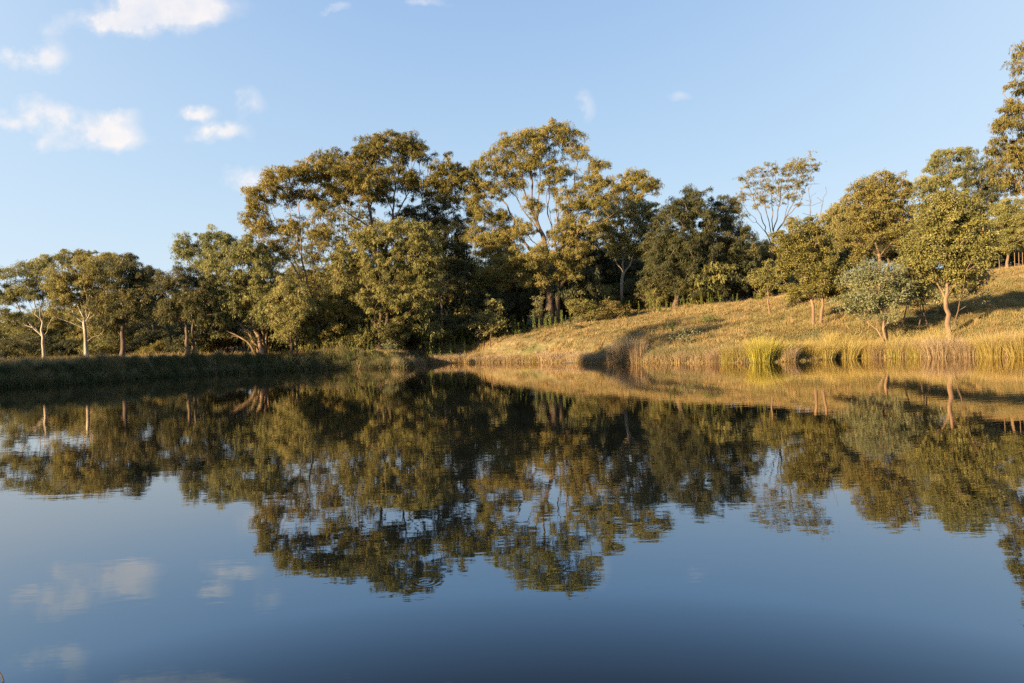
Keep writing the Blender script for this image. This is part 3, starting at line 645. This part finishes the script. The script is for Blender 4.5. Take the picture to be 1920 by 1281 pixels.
TOPX = [-150, 0, 100, 200, 290, 330, 420, 500, 560, 700, 820, 870, 890, 910, 950, 1100, 1200, 1250, 1400, 1480, 1540, 1600, 1700, 1850, 2000]
TOPY = [600, 600, 560, 545, 560, 545, 530, 520, 520, 480, 470, 500, 520, 510, 470, 470, 440, 440, 440, 450, 445, 430, 400, 400, 380]
used = [False]*3
def behind(px):
    return ('behind the two pale-limbed trees at the left' if px < 210 else 'behind the left row of rounded trees' if px < 400 else 'behind the bushy olive tree and the leaning one' if px < 620 else
            'behind the dense drooping tree of the big group' if px < 860 else 'behind the tall centre tree' if px < 1120 else 'behind the yellowish white-trunked tree' if px < 1230 else
            'behind the dark trees at the crest' if px < 1430 else 'behind the twin-trunk tree on the slope' if px < 1620 else 'behind the golden tree and the skyline trees')
FL = ['dark bushy forest tree', 'greenish bushy forest tree', 'olive bushy forest tree']
for i in range(100):
    px = -140+i*22.0+rng.uniform(-10, 10); Y = rng.uniform(74, 96) if i % 2 else rng.uniform(96, 130)
    if px > 1480: Y = rng.uniform(84, 112)
    x = (px-CX)/F*Y; z = ground_z(x, Y)
    top = np.interp(px, TOPX, TOPY)+rng.uniform(0, 26)
    H = at(px, top, Y)[2]-z
    if H < 2.5: continue
    k = int(rng.choice(3, p=[.5, .3, .2])) if px > 330 else int(rng.choice(3, p=[.3, .35, .35]))
    s = min(H/8.6, 1.6); sxy = s*rng.uniform(.9, 1.2)
    loc, rot, sc3 = (x, Y, z-.1), rng.uniform(0, 6.28), (sxy, sxy, s)
    if not used[k]: o = protos[k]; used[k] = True; o.location = loc; o.rotation_euler = (0, 0, rot); o.scale = sc3
    else: o = copy_thing(protos[k], loc, rot, sc3)
    tag(o, FL[k]+' '+behind(px), 'tree', ['dark trees of the woods behind', 'greenish trees of the woods behind', 'olive trees of the woods behind'][k])

# ---- undergrowth shrubs under the trees
def local_shrub(name, hgt, wid, style, leafm, barkm, seed, dens=1.0, leafn=.6):
    rng = np.random.default_rng(seed)
    lb = [(np.array((rng.normal(0, wid*.22), rng.normal(0, wid*.22), hgt*rng.uniform(.3, .68))), np.array((wid*.3, wid*.3, hgt*.28))) for _ in range(5)]
    st = [(hgt*.02, [np.array((0, 0, -.2)), np.array((.05, 0, hgt*.3))], False), (hgt*.015, [np.array((.15, 0.1, -.2)), np.array((.3, .1, hgt*.35))], False)]
    return build_tree(name, (0, 0, 0), lb, st, style, leafm, barkm, seed, dens=dens, leafn=leafn)
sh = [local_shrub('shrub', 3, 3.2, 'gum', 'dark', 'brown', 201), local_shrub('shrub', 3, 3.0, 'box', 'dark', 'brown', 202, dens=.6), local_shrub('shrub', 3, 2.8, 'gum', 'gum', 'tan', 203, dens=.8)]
used = [False]*3
def below(px):
    return ('under the two pale-limbed trees at the left' if px < 210 else 'under the left row of rounded trees' if px < 400 else 'under the bushy olive tree and the leaning one' if px < 620 else
            'in the shade under the big group of trees' if px < 860 else 'in the shade under the tall centre tree' if px < 1120 else 'below the white forked trunk' if px < 1230 else 'under the dark trees at the crest')
SL = ['dark drooping shrub', 'dark small-leaved shrub', 'brownish green shrub']
for i in range(145):
    px = rng.uniform(-30, 1480) if i < 120 else rng.uniform(60, 320)
    if px < 330: Y = rng.uniform(64, 78) if i < 120 else rng.uniform(78, 94); s = rng.uniform(.6, 1.1) if i < 120 else rng.uniform(1.1, 1.6)
    elif px < 760: Y = rng.uniform(61, 76); s = rng.uniform(.6, 1.4)
    else: Y = rng.uniform(67.5, 84); s = rng.uniform(.8, 1.7)
    x = (px-CX)/F*Y; z = ground_z(x, Y); k = int(rng.choice(3, p=[.4, .3, .3]))
    loc, rot, sc3 = (x, Y, z-.05), rng.uniform(0, 6.28), (s*1.1, s*1.1, s)
    if not used[k]: o = sh[k]; used[k] = True; o.location = loc; o.rotation_euler = (0, 0, rot); o.scale = sc3
    else: o = copy_thing(sh[k], loc, rot, sc3)
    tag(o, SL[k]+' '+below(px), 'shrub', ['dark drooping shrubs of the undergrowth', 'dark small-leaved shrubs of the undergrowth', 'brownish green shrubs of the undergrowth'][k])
for i in range(46):
    px = rng.uniform(560, 1440); Y = rng.uniform(66.5, 73) if px > 800 else rng.uniform(62, 70); s = float(rng.uniform(1.2, 2.1))
    if px > 1180: s *= .8
    if 1125 < px < 1215: continue
    x = (px-CX)/F*Y; z = ground_z(x, Y); k = int(rng.choice(3, p=[.3, .2, .5]))
    o = copy_thing(sh[k], (x, Y, z-.05), rng.uniform(0, 6.28), (s*.8, s*.8, s))
    tag(o, ['tall dark drooping shrub', 'tall dark small-leaved shrub', 'tall brownish green shrub'][k]+' '+below(px), 'shrub', 'tall shrubs of the undergrowth')
for i in range(22):
    px = 515+i*18+rng.uniform(-8, 8); Y = rng.uniform(59.5, 62) if px < 770 else rng.uniform(63.5, 66.5); s = float(rng.uniform(.75, 1.25))
    x = (px-CX)/F*Y; z = ground_z(x, Y); k = 2 if i % 3 else 1
    o = copy_thing(sh[k], (x, Y, z-.05), rng.uniform(0, 6.28), (s, s, s))
    tag(o, ['', 'dark small-leaved front shrub ', 'brownish green front shrub '][k]+below(px), 'shrub', 'front shrubs of the undergrowth')
for i in range(9):
    px = 1790+i*28+rng.uniform(-8, 8); Y = rng.uniform(68, 76); s = float(rng.uniform(1.0, 1.5))
    x = (px-CX)/F*Y; z = ground_z(x, Y)
    o = copy_thing(sh[2 if i % 2 else 0], (x, Y, z-.1), rng.uniform(0, 6.28), (s*1.2, s*1.2, s))
    tag(o, ('brownish green' if i % 2 else 'dark drooping')+' shrub on the ridge behind the timber posts', 'shrub', 'shrubs on the ridge')
# single shrubs one can point to
def pshrub(label, D, px, lobes, style, leafm, seed, R=.05, name='shrub', cat='shrub', **kw):
    return ptree(name, label, cat, D, lobes, [(R, [(px, None), (px, lobes[0][1]+lobes[0][3]*.6), (lobes[0][0], lobes[0][1])])], style=style, leafm=leafm, barkm='brown', seed=seed, **kw)
pshrub('round olive shrub at the top edge of the slope right of the big centre trunks', 63, 1093, [(1092, 572, 20, 14), (1105, 585, 16, 12), (1078, 585, 14, 12), (1096, 595, 20, 10)], 'box', 'olive', 41, leafn=.7)
pshrub('yellow-green sapling with ragged open leaves left of the centre tree', 62, 919, [(922, 570, 12, 16), (915, 590, 16, 12), (935, 600, 12, 10), (905, 605, 14, 10), (925, 615, 16, 8)], 'box', 'olive', 42, dens=.7, leafn=.6, name='sapling', cat='tree')
pshrub('pale silver shrub at the foot of the dark forked trunks', 56, 733, [(733, 651, 9, 5), (727, 656, 6, 3), (739, 655, 6, 3)], 'wattle', 'wattle', 43, leafn=.35, R=.03)
pshrub('small whitish shrub at the top edge of the slope below the centre trunks', 60, 1068, [(1066, 606, 9, 4), (1072, 610, 6, 3)], 'wattle', 'wattle', 44, leafn=.35, R=.02)
pshrub('blue-green shrub leaning by the big centre trunk', 64, 1012, [(1014, 570, 10, 10), (1005, 585, 10, 10), (1012, 600, 12, 8)], 'wattle', 'wattle', 45, leafn=.6, R=.04)
pshrub('grey-leaved shrub against the shade right of the centre tree', 63, 1150, [(1145, 580, 22, 12), (1165, 588, 16, 9), (1128, 588, 14, 9)], 'box', 'dark', 46, leafn=.7, tonebase=.9)
pshrub('dark glossy shrub behind the left shoulder of the slope tree', 50, 1585, [(1580, 500, 14, 20), (1586, 520, 16, 22), (1577, 480, 10, 10)], 'box', 'dark', 47)
pshrub('bright green low weed bush on the open slope', 53, 1330, [(1331, 599, 10, 5), (1326, 602, 7, 3)], 'box', 'weed', 48, leafn=.35, R=.02)
pshrub('grey thistle-like low bush on the slope above the reeds', 46, 1282, [(1280, 632, 9, 4), (1288, 634, 7, 3)], 'wattle', 'wattle', 49, leafn=.3, R=.02)
pshrub('small dark bush beside the shadow at the right edge of the slope', 50, 1880, [(1880, 553, 12, 6), (1870, 557, 8, 4), (1890, 556, 8, 4)], 'wattle', 'dark', 50, leafn=.4, R=.02, tonebase=.8)

# ---- trees off to the left whose shadows lie across the pond, the dark bank and the slope
offs = [(-28.2, 25.2, 1.80, .40), (-50, 25, .8, 1.1), (-48, 29, .72, 1.1), (-46, 33, .78, 1.1), (-43, 36.5, .7, 1.1), (-41, 41, .6, 1.1), (-54, 31, .85, 1.2), (-51, 36, .85, 1.2), (-47, 40, .8, 1.2), (-60, 30, 1.0, 1.2), (-60, 50, .6, 1.3), (-55, 46, .6, 1.3), (-64, 56, .6, 1.3), (-52, 42, .7, 1.2)]
for i, (x, y, s, w_) in enumerate(offs):
    tag(copy_thing(protos[i % 3], (x, y, ground_z(x, y)-.1), i*1.3, (s*w_, s*w_, s)), 'gum tree on the western bank outside the view', 'tree', 'gum trees of the western bank')

# ------------------------------------------------------------------ grasses
def grass_mat(name, dark, mid, light): return leaf_mat(name, dark, mid, light, transl=.3, rough=.6, hue=.006)
GM = {'straw': grass_mat('dry_grass', (0.13, 0.088, 0.034), (0.30, 0.208, 0.082), (0.48, 0.355, 0.16)),
      'bank': grass_mat('bank_grass', (0.045, 0.058, 0.020), (0.105, 0.112, 0.042), (0.27, 0.22, 0.10)),
      'reed': grass_mat('golden_reed', (0.19, 0.15, 0.035), (0.36, 0.27, 0.07), (0.52, 0.40, 0.15)),
      'green': grass_mat('green_reed', (0.15, 0.135, 0.03), (0.31, 0.255, 0.06), (0.48, 0.36, 0.14)),
      'bright': grass_mat('bright_reed', (0.20, 0.19, 0.025), (0.42, 0.37, 0.05), (0.58, 0.46, 0.13)),
      'olive': grass_mat('olive_grass', (0.09, 0.09, 0.03), (0.20, 0.175, 0.06), (0.36, 0.28, 0.11)),
      'brown': grass_mat('brown_reed', (0.16, 0.11, 0.06), (0.32, 0.22, 0.12), (0.48, 0.36, 0.22))}
def blades(rng, base, H, W, lean, tone):
    """curved two-segment blades; base (n,3), H heights (n,), lean (n,2) horizontal tip offset"""
    n = len(base); a = rng.uniform(0, math.pi, n); sd = np.stack((np.cos(a), np.sin(a), np.zeros(n)), 1)*(W/2)[:, None]
    ln = np.concatenate((lean, np.zeros((n, 1))), 1)
    mid = base+ln*.32; mid[:, 2] += H*.58
    tip = base+ln; tip[:, 2] += H
    V = np.stack((base-sd, base+sd, mid+sd*.75, mid-sd*.75, tip), 1).reshape(-1, 3)
    o = np.arange(n)[:, None]*5
    var = np.clip(tone, 0, 1)
    return V, [o+np.array([0, 1, 2, 3]), o+np.array([3, 2, 4])], np.concatenate((var, np.clip(var+.25, 0, 1)))
rng = np.random.default_rng(9)
def field(name, label, cat_kind, n, region, hmin, hmax, wd, material, tone0=.5, z0=0.0, tall=None):
    X, Y = region(n); z = height(X, Y); keep = (z > -0.16)
    X, Y, z = X[keep], Y[keep], z[keep]
    nn = sum(np.sin(k[0]*2.5*X+k[1]*2.5*Y+ph) for k, ph, _ in _WV)/len(_WV)**.5
    H = rng.uniform(hmin, hmax, len(X))*(1+.45*nn)
    H = np.clip(H, hmin*.5, None)
    if tall is not None: H *= tall(X, Y)
    V, Fc, var = blades(rng, np.stack((X, Y, z-.02), 1), H, np.full(len(X), wd)*rng.uniform(.6, 1.2, len(X)),
                        rng.normal(0, .32, (len(X), 2))*H[:, None], tone0+.22*nn+rng.normal(0, .17, len(X)))
    o = mobj(name, make_mesh(name, V, Fc, var=var, mats=[material])); return tag(o, label, kind='stuff')
def view_region(px0, px1, y0, y1, pow_=1.0):
    def f(n):
        Y = y0+(y1-y0)*rng.random(n)**pow_; px = rng.uniform(px0, px1, n); return (px-CX)/F*Y, Y
    return f
field('dry_grass', 'short dry golden grass covering the slope', 'stuff', 300000, view_region(830, 2000, 36, 68), .06, .20, .028, GM['straw'])
field('green_grass', 'low greener grass in patches on the slope', 'stuff', 50000, view_region(1050, 2000, 36, 62), .08, .24, .026, GM['olive'], tone0=.4)
field('meadow_grass', 'rough grass on the flat ground behind the left bank', 'stuff', 60000, view_region(-100, 900, 52, 72), .15, .5, .03, GM['straw'], tone0=.35)
def tussocks(n):
    Y = rng.uniform(37, 68, n); px = rng.uniform(880, 2000, n); X = (px-CX)/F*Y; k = 55
    q = rng.normal(0, .13, (n, k, 2))
    return (X[:, None]+q[..., 0]).ravel(), (Y[:, None]+q[..., 1]).ravel()
field('grass_tussocks', 'rough tussocks of taller brown and gold grass on the slope', 'stuff', 1500, tussocks, .16, .42, .022, GM['straw'], tone0=.38)
field('green_tussocks', 'olive green tufts scattered over the slope', 'stuff', 900, tussocks, .12, .32, .024, GM['olive'], tone0=.35)
field('olive_grass', 'olive green grass under the trees on the right of the slope', 'stuff', 90000, view_region(1400, 2000, 36, 55), .10, .28, .024, GM['olive'], tone0=.4)
# rushes along the water's edge, as dense stuff on the left bank
def shore_points(n, i0, i1, dmin, dmax):
    seg = np.array([POND[i] for i in range(i0, i1+1)]); L = np.hypot(*np.diff(seg, axis=0).T); c = np.concatenate(([0], np.cumsum(L)))
    s = rng.uniform(0, c[-1], n); x = np.interp(s, c, seg[:, 0]); y = np.interp(s, c, seg[:, 1])
    k = np.clip(np.searchsorted(c, s)-1, 0, len(L)-1); tdir = np.diff(seg, axis=0)[k]/L[k][:, None]
    nrm = np.stack((-tdir[:, 1], tdir[:, 0]), 1); d = rng.uniform(dmin, dmax, n)
    return x+nrm[:, 0]*d, y+nrm[:, 1]*d
field('bank_rushes', 'dense dark rushes and grass hanging over the left bank', 'stuff', 85000, lambda n: shore_points(n, 0, 9, -.25, 1.9), .28, .6, .022, GM['bank'], tone0=.35, tall=lambda X, Y: 1+.25*np.sin(X*1.9+np.sin(Y*2.3))*np.sin(X*.7+Y*.9+1)+.25*np.sin(X*5.3+Y*3.1))
field('bank_grass', 'short green grass on top of the left bank', 'stuff', 90000, lambda n: shore_points(n, 0, 8, 1.5, 10.0), .08, .25, .025, GM['bank'], tone0=.62)
field('bank_straw', 'taller dry grass along the top of the bank before the big trees', 'stuff', 26000, lambda n: shore_points(n, 5, 10, 1.2, 5.0), .15, .42, .022, GM['straw'], tone0=.5)
field('shore_rushes', 'low tangled rushes along the foot of the slope', 'stuff', 42000, lambda n: shore_points(n, 9, 17, .0, 1.2), .2, .55, .02, GM['brown'], tone0=.4)
field('reed_bed', 'reeds filling the gaps between the clumps along the right shore', 'stuff', 26000, lambda n: shore_points(n, 17, 24, .55, 1.5), .45, .95, .02, GM['reed'], tone0=.3)
field('dark_rushes', 'dull olive rushes at the foot of the slope left of the bright reeds', 'stuff', 16000, lambda n: shore_points(n, 15, 17, .1, 1.3), .35, .8, .02, GM['bank'], tone0=.6)
# ---- reed clumps
def reed_mesh(n, H, rad, material, seed, spread=.5):
    r = np.random.default_rng(seed); a = r.uniform(0, 6.28, n); q = rad*np.sqrt(r.random(n))
    base = np.stack((np.cos(a)*q, np.sin(a)*q, np.full(n, -.1)), 1)
    h = H*r.uniform(.35, 1.0, n)*(1.05-.25*(q/rad)**2); k_ = n//14; h[:k_] *= 1.25; lean = np.stack((np.cos(a), np.sin(a)), 1)*(q/rad)[:, None]*spread*h[:, None]*r.uniform(.4, 1.3, (n, 1))+r.normal(0, .08, (n, 2))
    V, Fc, var = blades(r, base, h, r.uniform(.012, .022, n), lean, r.normal(.5, .2, n))
    return make_mesh('reed_clump', V, Fc, var=var, mats=[material])
RM = {'gold': reed_mesh(1900, 1.2, .85, GM['reed'], 1, .75), 'green': reed_mesh(2000, 1.2, .85, GM['green'], 2, .65), 'bright': reed_mesh(2300, 1.3, .8, GM['bright'], 5, .8),
      'brown': reed_mesh(1900, 1.2, .9, GM['brown'], 3, .65), 'tall': reed_mesh(1300, 1.75, .65, GM['brown'], 4, .28)}
reeds = [(1158, 'tall', .8, 'tall pale brown reed clump standing in the shadowed shore, left half'), (1180, 'tall', .95, 'tall pale brown reed clump at the shore, the highest spikes beside the shadow'), (1200, 'tall', .8, 'tall pale brown reed clump, right half beside the shadow'),
         (990, 'green', .55, 'short green-gold reed clump at the bottom end of the slope'), (1008, 'green', .4, 'smallest green reed clump at the bottom end of the slope'), (965, 'gold', .5, 'thin golden reed clump at the left end of the slope'),
         (1375, 'green', .72, 'green-gold reed clump left of the dark hollow'), (1398, 'gold', .75, 'golden reed clump on the left edge of the dark hollow'),
         (1434, 'bright', 1.0, 'bright yellow-green reed clump right of the dark hollow'), (1455, 'bright', .9, 'bright yellow-green reed clump, right half of the brightest pair'), (1482, 'brown', .7, 'drooping brown reed clump right of the brightest one'),
         (1525, 'gold', .8, 'golden reed clump below the twin-trunk tree'), (1548, 'gold', .9, 'large golden reed clump below and right of the twin-trunk tree'), (1572, 'green', .85, 'yellow-green reed clump below the dark glossy shrub'), (1592, 'gold', .8, 'golden reed clump beside a small black gap at the water'),
         (1618, 'green', .75, 'green-gold reed clump left of the leaning wattle stems'), (1640, 'gold', .75, 'golden reed clump straight below the leaning wattle'), (1664, 'brown', .85, 'brownish reed clump at the foot of the leaning wattle'), (1686, 'green', .75, 'greenish reed clump between the two wattles'),
         (1708, 'brown', .8, 'brown-topped reed clump under the silvery wattle'), (1730, 'green', .72, 'greenish reed clump below the crossed dark stems'), (1753, 'brown', .85, 'brown-topped reed clump left of the reddish trunk'), (1778, 'brown', .9, 'brown-topped reed clump straight below the reddish trunk'),
         (1802, 'brown', .85, 'brown reed clump right of the reddish trunk'), (1828, 'brown', .8, 'dull brown reed clump below the thin dark wattle'), (1850, 'green', .85, 'green-gold reed clump left of the last dark gap'), (1876, 'gold', .9, 'golden reed clump second from the right edge'), (1905, 'brown', .95, 'reed clump at the right edge of the view'), (1935, 'gold', 1.0, None),
         (1250, 'brown', .5, 'low brown reed clump where the slope meets the water'), (1285, 'brown', .6, 'low brown reed clump under the grey thistle-like bush'), (1320, 'brown', .62, 'dull brown reed clump in the middle of the shore'), (1348, 'brown', .7, 'dull brown reed clump left of the green-gold one')]
sp = np.array(SHORE_PX)
for i, (px, kd, s, lab) in enumerate(reeds):
    x, y = on_water(px, np.interp(px, sp[:, 0], sp[:, 1])); y += .45+.35*(i % 2)
    o = mobj('reed_clump', RM[kd]); o.location = (x, y, max(0, ground_z(x, y))-.02); o.rotation_euler = (0, 0, i*1.7); o.scale = (s*rng.uniform(.95, 1.25), s*.9, s*rng.uniform(1.15, 1.42))
    tag(o, lab or 'golden reed clump just outside the right edge', 'reeds', 'reed clumps along the right shore')

# ---- weed stalks along the shaded edge of the slope
def stalk_mesh(H, seed):
    r = np.random.default_rng(seed); n = 150; z = H*r.uniform(.12, 1.0, n)**.8
    a = r.uniform(0, 6.28, n); l = (.20*(1-z/H)+.07)*r.uniform(.7, 1.2, n)
    d = np.stack((np.cos(a), np.sin(a), r.uniform(.4, 1.5, n)), 1); d = unit(d); pos = np.stack((np.zeros(n), np.zeros(n), z), 1)
    sd = unit(np.cross(d, r.normal(size=(n, 3))))*(.025)
    V = np.stack((pos, pos+d*l[:, None]*.5+sd, pos+d*l[:, None], pos+d*l[:, None]*.5-sd), 1).reshape(-1, 3); Fq = np.arange(n*4).reshape(-1, 4)
    ang = np.arange(5)*2*math.pi/5; ring = lambda zz, rr: np.stack((np.cos(ang)*rr, np.sin(ang)*rr, np.full(5, zz)), 1)
    SV = np.concatenate((ring(-.15, .014), ring(H, .006))); q = np.arange(5); SF = np.stack((q, (q+1) % 5, (q+1) % 5+5, q+5), 1)
    return make_mesh('weed_stalk', SV, [SF], var=np.full(5, .3), mats=[LEAF['weed']]), make_mesh('weed_stalk_leaves', V, [Fq], var=np.clip(r.normal(.5, .2, n), 0, 1), mats=[LEAF['weed']])
ST_ = [stalk_mesh(1.5, 301), stalk_mesh(1.15, 302), stalk_mesh(1.8, 303)]
def stalk(px, Y, k, s, label, group):
    x = (px-CX)/F*Y; e = link(bpy.data.objects.new('weed_stalk', None)); e.location = (x, Y, ground_z(x, Y)); e.rotation_euler = (rng.normal(0, .05), rng.normal(0, .05), rng.uniform(0, 6))
    e.scale = (s, s, s); mobj('stem', ST_[k][0], e); mobj('leaves', ST_[k][1], e)
    tag(e, label, 'weed', group)
for i in range(110):
    px = rng.uniform(800, 1075); Y = np.interp(px, [800, 900, 1075], [62, 64.5, 62.5])+rng.uniform(-1.4, 1.4)
    stalk(px, Y, int(rng.integers(3)), float(rng.uniform(.6, 1.1)), 'upright green weed stalk along the shaded foot of the woods', 'weed stalks left of the centre trunks')
for i in range(46):
    px = rng.uniform(1075, 1430); Y = rng.uniform(62.5, 65)
    stalk(px, Y, int(rng.integers(3)), float(rng.uniform(.45, .9)), 'thin green weed stalk along the crest of the slope', 'weed stalks along the crest')
for i, px in enumerate((540, 548, 572, 583, 600, 652, 658, 664, 688, 697, 518, 480, 470, 505, 625)):
    stalk(px, 56+rng.uniform(-.8, .8), i % 3, float(rng.uniform(.6, 1.0)), 'upright pale green weed stalk in the dry grass on the left bank', 'weed stalks on the left bank')
for px, Y in ((1253, 52), (1262, 51)): stalk(px, Y, 0, .75, 'lone thin weed stalk rising out of the shadow on the slope', 'lone stalks in the shadow band')

# ---- posts, logs, twig
def tube_obj(name, pts, rads, material, parent=None, k=8):
    pts = np.array(pts, float); V = []; Q = []; tg = unit(np.gradient(pts, axis=0)); nrm = unit(np.cross(tg[0], (.2, .9, .3)))
    for a, tt, r_ in zip(pts, tg, rads):
        nrm = unit(nrm-tt*(nrm@tt)); bn = np.cross(tt, nrm)
        V += [a+r_*(math.cos(q*6.2832/k)*nrm+math.sin(q*6.2832/k)*bn) for q in range(k)]
    for i in range(len(pts)-1):
        for q in range(k): Q.append((i*k+q, i*k+(q+1) % k, (i+1)*k+(q+1) % k, (i+1)*k+q))
    n = len(pts)
    return mobj(name, make_mesh(name, V, [np.array(Q), np.array([list(range(k))[::-1], list(range((n-1)*k, n*k))])], smooth=False, mats=[material]), parent)
for px, lab in ((1873, 'pale timber post on the crest left of the small gum tree'), (1902, 'thin timber post right of the small gum tree on the crest'), (1910, 'middle thin timber post at the right edge of the crest'), (1917, 'last thin timber post at the right edge of the crest')):
    Y = 62.5; x = (px-CX)/F*Y+.25; z = ground_z(x, Y)
    o = tube_obj('fence_post', [(0, 0, -.2), (0, 0, .7), (.01, 0, 1.4)], (.03, .03, .028), BARK['tan']); o.location = (x, Y, z); tag(o, lab, 'post', 'timber posts on the crest')
x, y = on_water(1078, 680.4)
o = tube_obj('log', [(-.9, 0, .05), (-.4, .03, .07), (.2, 0, .06), (.9, .05, .04)], (.035, .04, .04, .02), BARK['grey']); o.location = (x, y+.05, 0); tag(o, 'pale driftwood log lying at the water edge below the shadow', 'log')
x = (1086-CX)/F*53; z = ground_z(x, 53)
o = tube_obj('fallen_branch', [(-.7, 0, .15), (-.2, .1, .06), (.4, 0, .1), (.7, .1, .2)], (.03, .05, .04, .015), BARK['brown']); o.location = (x, 53, z); tag(o, 'short dark fallen branch on the sunlit slope', 'branch')
a = at(-14, 1240, 3.75); b_ = at(3, 1268, 3.72); c = at(11, 1290, 3.7)
o = tube_obj('grass_stalk', [a-b_, (0, 0, 0), c-b_, (c-b_)+np.array((.02, -.01, -.25))], (.004, .004, .005, .005), GM['brown'], k=5); o.location = tuple(b_); tag(o, 'pale bent grass stalk at the lower left corner of the water', 'grass stalk')
